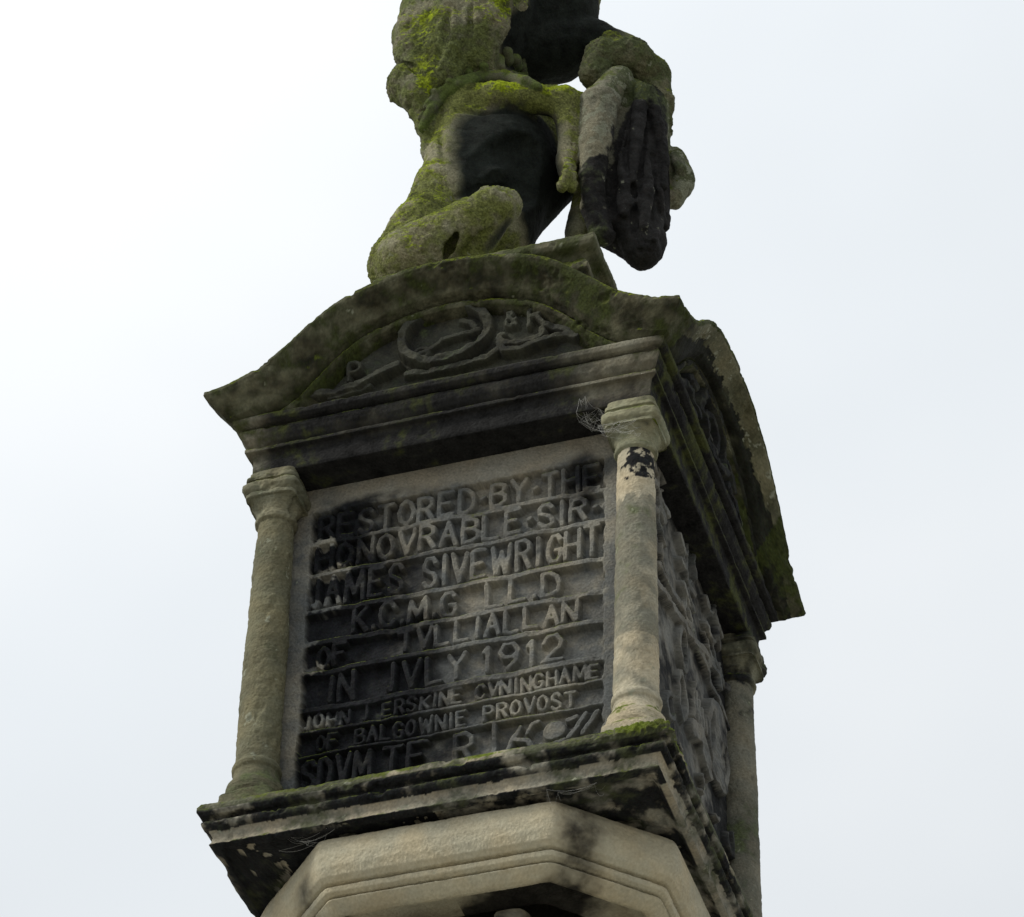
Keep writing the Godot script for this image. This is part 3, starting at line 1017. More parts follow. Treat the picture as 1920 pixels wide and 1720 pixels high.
func ellipse(c: Vector2, r: Vector2, from := 0.0, to := TAU, n := 24) -> Array:
	var out := []
	for i in n + 1:
		var t := lerpf(from, to, float(i) / n)
		out.append(c + Vector2(cos(t) * r.x, sin(t) * r.y))
	return out


# ---- looks of the stone, by place on the monument

const FLAKES := [Vector3(-0.285, 0.700, 0.028), Vector3(-0.262, 0.622, 0.040), Vector3(-0.268, 0.535, 0.038), Vector3(-0.295, 0.450, 0.022), Vector3(-0.290, 0.385, 0.032), Vector3(-0.270, 0.242, 0.040), Vector3(0.010, 0.590, 0.016), Vector3(0.075, 0.190, 0.030)]

func look_panel() -> Look:
	var k := Look.new()
	k.buff = Color(0.29, 0.28, 0.235)
	k.grey = Color(0.12, 0.127, 0.126)
	k.old = func(p: Vector3) -> float: return clampf((p.y - 0.775) / 0.02, -0.25, 1.0) * -0.7 + 0.12
	k.age = 0.5
	k.soot_shade_color = Color(0.014, 0.015, 0.017)
	k.soot = -0.46
	k.soot_soft = 0.40
	k.soot_wide = 0.5
	k.soot_fine = 0.2
	k.algae = -0.75
	k.lichen = -0.75
	k.amp = 0.34
	k.chip = 0.5
	k.stain_shade = func(p: Vector3) -> float:
		var edge := lerpf(0.12, -0.06, clampf((p.y - 0.1) / 0.65, 0.0, 1.0))
		var s := clampf((edge - p.x) / 0.22, -1.3, 1.0) * 0.95
		s = minf(s, clampf((p.x + 0.312) / 0.012, -2.0, 1.0) * 0.9)
		s = minf(s, clampf((0.775 - 0.04 * sin(p.x * 9.0) - p.y) / 0.03, -2.0, 1.0) * 0.9)
		for f in FLAKES:
			var d := Vector2((p.x - f.x) / f.z, (p.y - f.y) / (f.z * 0.42)).length()
			s -= 1.6 * clampf(1.35 - d + 0.8 * rough_b.get_noise_3dv(p), 0.0, 1.0)
		var e := Vector2((p.x - 0.255) / 0.055, (p.y - 0.735) / 0.085).length()
		return maxf(s, clampf(1.0 - e, -1.2, 1.0) * 0.75) + 0.12
	return k


func _ready() -> void:
	# ---- camera
	var cam := Camera3D.new()
	cam.name = "Camera"
	cam.fov = CAM_FOV
	cam.near = 0.1
	cam.far = 6000.0
	cam.transform = Transform3D(Basis(CAM_RIGHT, CAM_UP, -CAM_FORWARD), CAM_AT + Vector3(0, LIFT, 0))
	add_child(cam)
	cam.current = true
	# ---- sky
	var we := WorldEnvironment.new()
	we.name = "Environment"
	var env := Environment.new()
	env.background_mode = Environment.BG_SKY
	var sm := PanoramaSkyMaterial.new()
	sm.panorama = sky_picture()
	var sky := Sky.new()
	sky.sky_material = sm
	env.sky = sky
	env.tonemap_mode = Environment.TONE_MAPPER_LINEAR
	env.tonemap_exposure = 1.42
	env.sdfgi_enabled = true
	env.ssao_enabled = true
	env.ssil_enabled = true
	we.environment = env
	add_child(we)
	# ---- the veiled sun
	var sun := DirectionalLight3D.new()
	sun.name = "Sun"
	sun.light_energy = 0.5
	sun.light_color = Color(1.0, 0.975, 0.93)
	sun.light_angular_distance = 14.0
	sun.shadow_enabled = true
	sun.transform = Transform3D(Basis.looking_at(-SUN_DIR), Vector3(0, 20, 0))
	add_child(sun)

	make_noises()
	make_materials()
	build_ground()
	build_cross()
	build_figure()
	build_cobwebs()


func build_ground() -> void:
	var g := MeshInstance3D.new()
	g.name = "ground"
	var pm := PlaneMesh.new()
	pm.size = Vector2(4000, 4000)
	g.mesh = pm
	var m := StandardMaterial3D.new()
	m.albedo_texture = noise_tex(31, 0.04, Color(0.50, 0.49, 0.46), Color(0.66, 0.64, 0.60))
	m.uv1_triplanar = true
	m.uv1_world_triplanar = true
	m.uv1_scale = Vector3(0.6, 0.6, 0.6)
	m.roughness = 0.95
	g.material_override = m
	g.set_meta("kind", "structure")
	add_child(g)


func build_cross() -> void:
	var cross := thing("market_cross", "weathered sandstone market cross with inscribed block, corner columns and curved pediments", "monument", Vector3.ZERO)

	# --- shaft, steps and the octagonal capital under the ledge
	var k := Look.new()
	k.age = 0.6
	k.soot = -0.3
	k.soot_soft = 0.35
	k.amp = 0.7
	octagon_moulding("shaft", [Vector2(0.23, -0.22), Vector2(0.232, -0.50), Vector2(0.235, -5.20), Vector2(0.29, -5.35)], 0.02, 0.14, 0.22, k, cross, 40, 20)
	var s := Look.new()
	s.soot = -0.5
	for i in 4:
		var r := 0.75 + 0.36 * i
		var top := -5.30 - 0.20 * i
		octagon_moulding("step", [Vector2(0.2, top), Vector2(r - 0.02, top), Vector2(r, top - 0.02), Vector2(r, top - 0.22)], 0.1, r * 0.42, r, s, cross, 20, 12)

	k = Look.new()
	k.buff = Color(0.52, 0.485, 0.36)
	k.grey = Color(0.38, 0.36, 0.275)
	k.grain = 0.5
	k.age = 0.25
	k.soot = -0.62
	k.algae = -0.7
	k.lichen = -0.9
	k.moss = -1.4
	k.amp = 0.42
	k.chip = 0.35
	k.soot_soft = 0.38
	k.soot_shade_color = Color(0.034, 0.032, 0.027)
	k.soot_fine = 0.18
	k.soot_wide = 0.45
	k.stain_shade = func(p: Vector3) -> float:
		# the black run on the chamfer to the right of the front face
		var along := (p.x - p.z + 0.18) / 0.36
		var run := 1.0 - absf(along - 0.25) / 0.36 if p.x > 0.0 and p.z > 0.0 else -1.0
		var spot := 1.0 - Vector2((p.x + 0.27) / 0.05, (p.y + 0.17) / 0.05).length()
		var low := 0.9 if p.y > -0.222 and maxf(absf(p.x), absf(p.z)) < 0.336 and absf(p.x) + absf(p.z) < 0.50 else 0.0  # shade of the hollow under the mouldings, put into the colour
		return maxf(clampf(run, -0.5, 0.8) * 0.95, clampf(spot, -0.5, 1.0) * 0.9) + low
	soft_octagon("capital_moulding", [
		Vector2(0.30, -0.0790), Vector2(0.376, -0.0830), Vector2(0.392, -0.0867), Vector2(0.402, -0.0941), Vector2(0.406, -0.1052), Vector2(0.406, -0.1326), Vector2(0.402, -0.1548), Vector2(0.395, -0.1718),
		Vector2(0.386, -0.1807), Vector2(0.374, -0.1822), Vector2(0.373, -0.1851), Vector2(0.382, -0.1873), Vector2(0.379, -0.1962), Vector2(0.371, -0.2007), Vector2(0.360, -0.2014), Vector2(0.360, -0.2044), Vector2(0.371, -0.2066), Vector2(0.362, -0.2155),
		Vector2(0.352, -0.2229), Vector2(0.344, -0.2258), Vector2(0.337, -0.224), Vector2(0.330, -0.216), Vector2(0.326, -0.185), Vector2(0.22, -0.180)], 0.0025, 0.225, 0.405, 120.0, k, cross)
	# ribs on the shaft just under the capital
	k = Look.new()
	k.age = 0.5
	k.soot = 0.0
	k.soot_soft = 0.3
	k.amp = 0.6
	for i in 8:
		var t := TAU * i / 8.0 + PI / 8
		turned("shaft_rib", [Vector3(0.034, -0.225, 0.6), Vector3(0.034, -0.255, 0.6), Vector3(0.022, -0.265, 0), Vector3(0.020, -0.30, 0), Vector3(0.020, -0.70, 0), Vector3(0.030, -0.72, 0)], 0.006, Vector3(sin(t) * 0.265, 0, cos(t) * 0.265), k, cross, 20)

	# --- the ledge
	k = Look.new()
	k.age = 0.62
	k.soot = -0.02
	k.soot_soft = 0.16
	k.algae = -0.05
	k.algae_color = Color(0.062, 0.070, 0.034)
	k.moss = -0.72
	k.lichen = -0.52
	k.amp = 0.65
	k.cushion = 0.011
	k.chip = 1.5
	k.soot_fine = 0.2
	k.stain_shade = func(p: Vector3) -> float:
		var band := -0.45 if p.y < -0.052 and p.y > -0.0785 else 0.22
		if p.y > -0.012:
			band = -0.5
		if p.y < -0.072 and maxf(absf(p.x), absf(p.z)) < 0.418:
			band = 0.75 if p.x < 0.0 else 0.12  # underside darker, most of all on its left half
		elif p.x > 0.41 and p.z < 0.38 and p.y < -0.06:
			band = -0.35
		return band
	k.green = func(p: Vector3) -> float:
		var corner := clampf(1.0 - Vector2(p.x - 0.43, p.z - 0.44).length() / 0.14, 0.0, 1.0)
		return (0.35 if p.y > -0.014 else 0.0) + corner * (1.2 if p.y > -0.022 else 0.2)
	square_moulding("ledge", [
		Vector2(0.33, 0.022), Vector2(0.40, 0.020), Vector2(0.436, 0.012), Vector2(0.447, 0.004), Vector2(0.452, -0.007), Vector2(0.452, -0.018), Vector2(0.447, -0.024), Vector2(0.436, -0.026),
		Vector2(0.435, -0.032), Vector2(0.444, -0.036), Vector2(0.445, -0.041), Vector2(0.442, -0.047), Vector2(0.435, -0.051), Vector2(0.430, -0.055), Vector2(0.427, -0.064), Vector2(0.428, -0.074), Vector2(0.431, -0.081),
		Vector2(0.424, -0.084), Vector2(0.414, -0.084), Vector2(0.410, -0.080), Vector2(0.404, -0.076), Vector2(0.36, -0.074), Vector2(0.25, -0.074)], 0.0026, k, cross)

	# --- the block itself: plain core behind the carved faces
	k = Look.new()
	k.age = 0.6
	k.soot = -0.2
	k.amp = 0.4
	square_moulding("block_core", [Vector2(0.310, 0.0), Vector2(0.310, 0.86)], 0.03, k, cross, null, square_stations(20, 20, 20, 20))
	build_inscription(cross)
	build_arms(cross)

	# --- corner columns
	for q in [Vector2(1, 1), Vector2(-1, 1), Vector2(1, -1), Vector2(-1, -1)]:
		build_column(cross, q)

	# --- the entablature above the columns
	k = Look.new()
	k.buff = Color(0.27, 0.26, 0.20)
	k.grey = Color(0.10, 0.10, 0.082)
	k.soot_shade_color = Color(0.022, 0.022, 0.022)
	k.soot_wide = 0.4
	k.soot_fine = 0.15
	k.age = 0.6
	k.soot = 0.38
	k.algae = -0.22
	k.algae_color = Color(0.056, 0.064, 0.018)
	k.moss = -0.95
	k.lichen = -0.62
	k.amp = 0.38
	k.soot_soft = 0.45
	k.stain_shade = func(p: Vector3) -> float:
		var low := clampf((0.905 - p.y) / 0.05, 0.0, 1.0) * 0.35
		var near := clampf((p.x - 0.20) / 0.10, 0.0, 1.0) if p.z > 0.408 and p.z > p.x - 0.004 else 0.0
		var far := clampf((-0.34 - p.x) / 0.07, 0.0, 1.0)
		var right := 0.25 if p.x > 0.405 and p.z < p.x - 0.004 else 0.0
		return low - 0.58 * near - 0.55 * far + right
	k.green = func(p: Vector3) -> float:
		return 0.45 * clampf((-0.30 - p.x) / 0.1, 0.0, 1.0) + 0.3 * clampf((p.x - 0.3) / 0.1, 0.0, 1.0)
	square_moulding("entablature", [
		Vector2(0.40, 0.990), Vector2(0.436, 0.984), Vector2(0.446, 0.978), Vector2(0.452, 0.970), Vector2(0.450, 0.960), Vector2(0.443, 0.955), Vector2(0.430, 0.954), Vector2(0.429, 0.949), Vector2(0.438, 0.947), Vector2(0.438, 0.939),
		Vector2(0.434, 0.927), Vector2(0.427, 0.917), Vector2(0.420, 0.911), Vector2(0.419, 0.907), Vector2(0.428, 0.905), Vector2(0.428, 0.897), Vector2(0.417, 0.895), Vector2(0.414, 0.880), Vector2(0.414, 0.850),
		Vector2(0.412, 0.844), Vector2(0.40, 0.843), Vector2(0.335, 0.845), Vector2(0.30, 0.846)], 0.0026, k, cross)

	# --- pediments
	build_pediments(cross)

	# --- plinth under the figure
	k = Look.new()
	k.buff = Color(0.20, 0.195, 0.135)
	k.grey = Color(0.10, 0.105, 0.075)
	k.age = 0.65
	k.soot = -0.2
	k.soot_soft = 0.3
	k.algae = 0.15
	k.algae_color = Color(0.060, 0.070, 0.026)
	k.moss = -0.40
	k.lichen = -0.5
	k.amp = 0.7
	k.chip = 1.5
	square_moulding("figure_plinth", [
		Vector2(0.02, 1.528), Vector2(0.20, 1.527), Vector2(0.237, 1.524), Vector2(0.245, 1.518), Vector2(0.246, 1.500), Vector2(0.240, 1.492), Vector2(0.222, 1.488), Vector2(0.212, 1.480),
		Vector2(0.220, 1.468), Vector2(0.226, 1.455), Vector2(0.224, 1.442), Vector2(0.214, 1.436), Vector2(0.212, 1.30), Vector2(0.22, 1.20)], 0.004, k, cross, null, square_stations(150, 130, 40, 60))


func build_inscription(cross: Node3D) -> void:
	var c := Carving.new()
	var rng := RandomNumberGenerator.new()
	rng.seed = 5
	var hi := 0.0175
	var w := 0.0056
	c.wander = 0.0009
	var rules := [0.709, 0.627, 0.530, 0.450, 0.376, 0.286, 0.228, 0.172]
	var widths := [0.0075, 0.0075, 0.0080, 0.0080, 0.0078, 0.0085, 0.0055, 0.0050]
	for i in rules.size():
		var y: float = rules[i] - widths[i]
		var pts := []
		for j in 13:
			pts.append(Vector2(lerpf(-0.315, 0.30, j / 12.0), y + rng.randf_range(-0.0009, 0.0009)))
		c.path(pts, widths[i] - 0.001, hi, "rule")
	inscribe(c, "RESTORED-BY-THE", -0.300, 0.292, 0.712, 0.770, w, hi, rng)
	inscribe(c, "HONOVRABLE-SIR-", -0.302, 0.292, 0.632, 0.690, w, hi, rng)
	inscribe(c, "JAMES SIVEWRIGHT", -0.304, 0.294, 0.536, 0.607, w, hi, rng)
	inscribe(c, "K.C.M.G", -0.215, 0.005, 0.456, 0.510, w, hi, rng)
	inscribe(c, "LL.D", 0.055, 0.215, 0.456, 0.511, w, hi, rng)
	inscribe(c, "OF", -0.285, -0.215, 0.382, 0.430, w, hi, rng)
	inscribe(c, "TVLLIALLAN", -0.120, 0.250, 0.382, 0.431, w * 0.95, hi, rng)
	inscribe(c, "IN", -0.260, -0.195, 0.292, 0.354, w, hi, rng)
	inscribe(c, "JVLY", -0.140, 0.030, 0.292, 0.354, w, hi, rng)
	inscribe(c, "1912", 0.050, 0.225, 0.292, 0.352, w, hi, rng)
	inscribe(c, "JOHN J ERSKINE CVNINGHAME", -0.300, 0.292, 0.233, 0.266, w * 0.72, hi * 0.85, rng)
	inscribe(c, "OF", -0.275, -0.225, 0.177, 0.211, w * 0.72, hi * 0.85, rng)
	inscribe(c, "BALGOWNIE", -0.195, 0.030, 0.177, 0.211, w * 0.72, hi * 0.85, rng)
	inscribe(c, "PROVOST", 0.060, 0.245, 0.177, 0.211, w * 0.72, hi * 0.85, rng)
	inscribe(c, "SDVM", -0.300, -0.150, 0.085, 0.155, w, hi, rng)
	inscribe(c, "TF", -0.140, -0.040, 0.085, 0.155, w, hi, rng)
	inscribe(c, "R", 0.000, 0.050, 0.085, 0.155, w, hi, rng)
	c.path([Vector2(0.085, 0.08), Vector2(0.085, 0.16)], w, hi, "letter")
	# the sprig of leaves that fills the last row
	c.path([Vector2(0.112, 0.095), Vector2(0.122, 0.125), Vector2(0.135, 0.145)], 0.0060, hi, "carved_leaf")
	c.path([Vector2(0.128, 0.118), Vector2(0.150, 0.112), Vector2(0.160, 0.096)], 0.0060, hi, "carved_leaf")
	c.path([Vector2(0.150, 0.128), Vector2(0.160, 0.146), Vector2(0.172, 0.150)], 0.0055, hi, "carved_leaf")
	c.path(ellipse(Vector2(0.203, 0.122), Vector2(0.012, 0.010)), 0.0120, hi, "carved_boss")
	c.path([Vector2(0.176, 0.098), Vector2(0.196, 0.090), Vector2(0.222, 0.096)], 0.0055, hi, "carved_leaf")
	c.path([Vector2(0.232, 0.100), Vector2(0.246, 0.122), Vector2(0.262, 0.150)], 0.0065, hi, "carved_leaf")
	c.path([Vector2(0.230, 0.142), Vector2(0.244, 0.148)], 0.0065, hi, "carved_leaf")
	c.path([Vector2(0.258, 0.106), Vector2(0.272, 0.128), Vector2(0.286, 0.150)], 0.0060, hi, "carved_leaf")
	var base := func(q: Vector2) -> float:
		var ragged := 0.006 * rough_b.get_noise_2d(q.x * 0.8, q.y * 0.8)
		var e := maxf(maxf(-0.307 - q.x, q.x - 0.296), q.y - 0.778) + ragged
		return hi * 1.02 * smoothstep(-0.004, 0.003, e)
	var at := func(q: Vector2, h: float) -> Vector3:
		return Vector3(q.x, q.y, 0.3200 + h)
	carved_field("inscription_panel", steps(-0.366, 0.366, 0.00175), steps(0.0, 0.85, 0.0019), c, 0.0022, base, at, look_panel(), cross, Vector3(0, 0, 1))


func build_arms(cross: Node3D) -> void:
	var c := Carving.new()
	var rng := RandomNumberGenerator.new()
	rng.seed = 9
	var hi := 0.018
	c.wander = 0.0010
	# leafy mantling in the upper half
	for i in 26:
		var p := Vector2(-0.26 + 0.105 * (i % 6) + rng.randf_range(-0.02, 0.02), 0.63 + 0.052 * (i / 6) + rng.randf_range(-0.012, 0.012))
		var t := rng.randf_range(-0.6, 1.2) if i % 2 == 0 else rng.randf_range(1.8, 3.4)
		var bend := rng.randf_range(0.5, 1.1) * (1.0 if i % 2 == 0 else -1.0)
		var id := c.start("carved_leaf")
		for j in 5:
			var q := p + Vector2(cos(t), sin(t)) * 0.020
			c.line(p, q, 0.0090 - 0.0014 * j, id, hi * (1.0 - 0.07 * j))
			p = q
			t += bend * 0.55
	# slanting bands, the shield with its charges, a hand and scrolls
	c.path([Vector2(-0.25, 0.53), Vector2(0.0, 0.60), Vector2(0.32, 0.695)], 0.009, hi, "carved_band")
	c.path([Vector2(-0.20, 0.60), Vector2(0.05, 0.63), Vector2(0.31, 0.585)], 0.008, hi * 0.9, "carved_band")
	c.path(ellipse(Vector2(0.225, 0.47), Vector2(0.075, 0.095)), 0.012, hi, "carved_shield")
	c.path([Vector2(0.225, 0.52), Vector2(0.225, 0.42)], 0.045, hi * 1.1, "carved_boss")
	c.path(ellipse(Vector2(-0.02, 0.53), Vector2(0.030, 0.050)), 0.007, hi * 0.8, "carved_ring")
	c.path(ellipse(Vector2(-0.035, 0.40), Vector2(0.028, 0.055)), 0.007, hi * 0.8, "carved_ring")
	for i in 5:
		c.path([Vector2(0.055 + 0.018 * i, 0.50 - 0.008 * i), Vector2(0.045 + 0.022 * i, 0.41 + 0.006 * i)], 0.006, hi * 0.9, "carved_finger")
	c.path([Vector2(0.03, 0.37), Vector2(0.09, 0.40), Vector2(0.16, 0.36)], 0.02, hi, "carved_cuff")
	for i in 18:
		var p := Vector2(-0.24 + 0.11 * (i % 6) + rng.randf_range(-0.02, 0.02), 0.10 + 0.10 * (i / 6) + rng.randf_range(-0.02, 0.02))
		c.path(ellipse(p, Vector2(rng.randf_range(0.014, 0.035), rng.randf_range(0.014, 0.035)), rng.randf() * 6.0, rng.randf() * 6.0 + 4.0, 10), rng.randf_range(0.005, 0.010), rng.randf_range(0.5, 1.0) * hi, "carved_scroll")
	var k := Look.new()
	k.buff = Color(0.225, 0.225, 0.205)
	k.grey = Color(0.10, 0.106, 0.106)
	k.soot = -0.42
	k.soot_soft = 0.3
	k.algae = -0.6
	k.moss = -1.3
	k.amp = 0.25
	k.stain_shade = func(p: Vector3) -> float:
		return (0.38 if p.x < 0.366 else 0.0) + clampf((-0.18 - p.z) / 0.12, 0.0, 0.45) + 0.25 * clampf((p.y - 0.80) / 0.05, 0.0, 1.0)  # darker ground between carvings, and towards the far side and top
	var base := func(_q: Vector2) -> float: return 0.0
	var at := func(q: Vector2, h: float) -> Vector3:
		return Vector3(0.358 + h, q.y, -q.x)
	carved_field("arms_panel", steps(-0.366, 0.366, 0.0026), steps(0.0, 0.85, 0.0018), c, 0.0024, base, at, k, cross, Vector3(1, 0, 0))


func build_column(cross: Node3D, q: Vector2) -> void:
	var at := Vector3(q.x * 0.372, 0, q.y * 0.372)
	var k := Look.new()
	var seen := q.x > 0 or q.y > 0
	var step := 0.003 if seen else 0.02
	var around := 110 if seen else 24
	k.amp = 0.62
	k.chip = 0.6
	k.moss = -1.2
	if q == Vector2(1, 1):
		k.buff = Color(0.47, 0.43, 0.32)
		k.grey = Color(0.215, 0.21, 0.165)
		k.age = 0.35
		k.old = func(p: Vector3) -> float:
			if p.y > 0.605 + 0.007 * sin(p.x * 190.0) + 0.004 * sin(p.x * 420.0):
				return -0.9
			return 0.35 + 0.55 * clampf(1.0 - absf(p.y - 0.54) / 0.07, 0.0, 1.0) + 0.5 * pow(0.5 + 0.5 * sin(p.y * 55.0 + 2.5 * sin(p.x * 40.0 + p.y * 23.0)), 2.0) - (0.5 if p.y < 0.26 else 0.0)
		k.soot = -0.85
		k.algae = -0.55
		k.lichen = -0.55
		k.soot_soft = 0.17
		k.green = func(p: Vector3) -> float:
			return 0.5 * clampf(1.0 - absf(p.y - 0.572) / 0.035, 0.0, 1.0) + (-0.6 if p.y > 0.60 + 0.006 * sin(p.x * 220.0) else 0.12)
		k.stain_shade = func(p: Vector3) -> float:
			var e := Vector2((p.x - 0.372 - 0.018) / 0.040, (p.y - 0.694) / 0.050).length() + 0.9 * tone_b.get_noise_3dv(p * 1.7)
			var bands := 0.32 * sin(p.y * 62.0 + 3.0 * sin(p.y * 23.0)) if p.y < 0.46 and p.y > 0.15 else 0.0
			return maxf(clampf(1.0 - e, -0.4, 1.0) * 3.0, bands if p.y < 0.5 else -0.4)
	elif q == Vector2(-1, 1):
		k.buff = Color(0.185, 0.18, 0.118)
		k.grey = Color(0.115, 0.115, 0.080)
		k.soot = -0.75
		k.algae = -0.25
		k.algae_color = Color(0.070, 0.080, 0.034)
		k.lichen = -0.45
		k.amp = 0.95
	else:
		k.buff = Color(0.20, 0.195, 0.155)
		k.grey = Color(0.105, 0.11, 0.092)
		k.soot = -0.34
		k.soot_soft = 0.13
		k.algae = -0.30
		k.stain_shade = func(p: Vector3) -> float: return clampf((p.y - 0.62) / 0.15, 0.0, 1.0) * 0.35
	var body := turned("column", [Vector3(0.0426, 0.10, 0), Vector3(0.0421, 0.25, 0), Vector3(0.0407, 0.42, 0), Vector3(0.0384, 0.58, 0), Vector3(0.0356, 0.735, 0)], step, at, k, cross, around)
	var b := Look.new()
	b.buff = k.buff
	b.grey = k.grey
	b.soot = k.soot
	b.age = 0.4
	b.algae = -0.35
	b.moss = -0.55 if q == Vector2(1, 1) else -0.8
	b.amp = 0.55
	b.chip = 0.5
	turned("column_base", [Vector3(0.0426, 0.128, 0), Vector3(0.0467, 0.124, 0), Vector3(0.0486, 0.118, 0), Vector3(0.0473, 0.111, 0), Vector3(0.0440, 0.107, 0), Vector3(0.0440, 0.098, 0), Vector3(0.0473, 0.088, 0),
		Vector3(0.0493, 0.082, 0), Vector3(0.0546, 0.074, 0), Vector3(0.0572, 0.062, 0.05), Vector3(0.0566, 0.050, 0.15), Vector3(0.0539, 0.044, 0.5), Vector3(0.0566, 0.038, 0.9), Vector3(0.0579, 0.01, 0.9)], step, at, b, body, around)
	b = Look.new()
	b.buff = Color(0.24, 0.235, 0.165)
	b.grey = Color(0.12, 0.125, 0.090)
	if q == Vector2(1, 1):
		b.buff = Color(0.33, 0.335, 0.235)
		b.grey = Color(0.20, 0.21, 0.145)
	b.soot = -0.35
	b.soot_soft = 0.3
	b.algae = -0.25
	b.moss = -0.7
	b.amp = 0.5 if q == Vector2(1, 1) else 1.0
	b.chip = 1.0
	if q.x > 0 and q.y < 0:
		b.soot = 0.05
	turned("column_capital", [Vector3(0.0352, 0.728, 0), Vector3(0.0416, 0.732, 0), Vector3(0.0430, 0.739, 0), Vector3(0.0398, 0.745, 0), Vector3(0.0389, 0.752, 0), Vector3(0.0426, 0.766, 0.1), Vector3(0.0473, 0.775, 0.3), Vector3(0.0480, 0.779, 0.7), Vector3(0.0533, 0.780, 0.9),
		Vector3(0.0539, 0.787, 0.9), Vector3(0.0513, 0.789, 0.95), Vector3(0.0566, 0.794, 0.95), Vector3(0.0592, 0.800, 0.95), Vector3(0.0592, 0.809, 0.95), Vector3(0.0559, 0.814, 0.95), Vector3(0.0493, 0.816, 0.95), Vector3(0.0486, 0.821, 0.95), Vector3(0.0533, 0.823, 0.95), Vector3(0.0533, 0.831, 0.95), Vector3(0.0480, 0.833, 0.95), Vector3(0.0486, 0.846, 0.95)], step * 0.8, at, b, body, around)


func build_pediments(cross: Node3D) -> void:
	var k := Look.new()
	k.age = 0.75
	k.buff = Color(0.17, 0.168, 0.11)
	k.grey = Color(0.062, 0.066, 0.040)
	k.soot_shade_color = Color(0.018, 0.019, 0.014)
	k.soot = -0.02
	k.soot_soft = 0.35
	k.soot_wide = 0.5
	k.soot_fine = 0.2
	k.algae = 0.20
	k.algae_color = Color(0.040, 0.050, 0.013)
	k.moss = -0.28
	k.moss_color = Color(0.115, 0.145, 0.006)
	k.lichen = -0.42
	k.amp = 0.6
	k.chip = 1.5
	k.grain = 1.4
	k.stain_shade = func(p: Vector3) -> float:
		if p.x > 0.44 and p.z < 0.40:
			# pale flaked strip on the right face, black below it
			var t := -p.z / 0.498
			var d := p.y - 1.02 - smooth_gable(t)
			var strip := d > -0.050 + 0.02 * rough_b.get_noise_3dv(p * 0.6) and d < -0.016 and p.z > -0.27 and p.z < 0.34
			return -0.8 if strip else (0.35 if d < -0.045 else -0.05)
		return 0.0
	k.green = func(p: Vector3) -> float:
		if p.x > 0.44 and p.z < 0.40:
			var d := p.y - 1.02 - smooth_gable(-p.z / 0.498)
			return -0.9 if d < -0.016 and p.z > -0.30 else 0.1
		return 0.0
	k.old = func(p: Vector3) -> float:
		if p.x > 0.44 and p.z < 0.38 and p.z > -0.30:
			var d := p.y - 1.02 - smooth_gable(-p.z / 0.498)
			return -0.55 if d < -0.014 and d > -0.050 else 0.0
		return 0.0
	var pr := resample([
		Vector2(0.30, 0.030), Vector2(0.45, 0.016), Vector2(0.488, 0.006), Vector2(0.4975, -0.002), Vector2(0.499, -0.012), Vector2(0.495, -0.021), Vector2(0.486, -0.030), Vector2(0.474, -0.040), Vector2(0.464, -0.050),
		Vector2(0.459, -0.060), Vector2(0.452, -0.064), Vector2(0.434, -0.065), Vector2(0.431, -0.070), Vector2(0.442, -0.073), Vector2(0.444, -0.080), Vector2(0.440, -0.087), Vector2(0.428, -0.089), Vector2(0.420, -0.090), Vector2(0.400, -0.092)], 0.0028)
	var st := square_stations(SIDE_FRONT, SIDE_RIGHT, 40, 90)
	var P := PackedVector3Array()
	for q in st:
		var up := smooth_gable(q.y)
		var tip := smoothstep(0.78, 1.0, absf(q.y))
		for v in pr:
			var r := v.x
			if v.y < -0.055:
				r -= 0.022 * tip
			P.append(on_side(int(q.x), q.y, r, 1.02 + up + v.y))
	weather("pediment_cornice", P, grid_index(st.size(), pr.size(), true), Vector3(0, 1.05, 0), k, cross)

	# roof behind the curved cornices
	P = PackedVector3Array()
	var n := 60
	for i in n:
		for j in n:
			var x := lerpf(-0.47, 0.47, i / (n - 1.0))
			var z := lerpf(-0.47, 0.47, j / (n - 1.0))
			P.append(Vector3(x, 1.025 + maxf(smooth_gable(x / 0.498), smooth_gable(z / 0.498)), z))
	var rk := Look.new()
	rk.moss = -0.4
	rk.algae = 0.1
	weather("pediment_roof", P, grid_index(n, n, false), Vector3(0, 0.2, 0), rk, cross)

	var front := Carving.new()
	front.wander = 0.0012
	var hi := 0.024
	front.path(ellipse(Vector2(-0.012, 1.118), Vector2(0.092, 0.074)), 0.0105, hi * 1.2, "carved_ring")
	front.path([Vector2(-0.075, 1.075), Vector2(-0.02, 1.105), Vector2(0.06, 1.115)], 0.006, hi * 0.7, "carved_bar")
	front.path(ellipse(Vector2(-0.062, 1.085), Vector2(0.014, 0.014)), 0.005, hi * 0.6, "carved_boss")
	front.path([Vector2(0.02, 1.15), Vector2(0.04, 1.14), Vector2(0.05, 1.125)], 0.007, hi * 0.6, "carved_boss")
	front.path([Vector2(-0.345, 0.998), Vector2(-0.325, 1.012), Vector2(-0.30, 1.020), Vector2(-0.27, 1.022), Vector2(-0.245, 1.016), Vector2(-0.20, 1.022), Vector2(-0.16, 1.040), Vector2(-0.11, 1.056)], 0.009, hi, "carved_ribbon")
	front.path([Vector2(-0.25, 1.018), Vector2(-0.255, 1.008), Vector2(-0.235, 1.004), Vector2(-0.17, 1.018)], 0.006, hi * 0.7, "carved_ribbon")
	front.path([Vector2(-0.10, 1.165), Vector2(-0.07, 1.190), Vector2(-0.02, 1.203), Vector2(0.035, 1.203), Vector2(0.075, 1.185)], 0.008, hi, "carved_leaf")
	front.path([Vector2(0.02, 1.205), Vector2(0.035, 1.222), Vector2(0.05, 1.203)], 0.006, hi, "carved_leaf")
	front.path([Vector2(0.075, 1.18), Vector2(0.10, 1.172), Vector2(0.115, 1.160)], 0.009, hi, "carved_leaf")
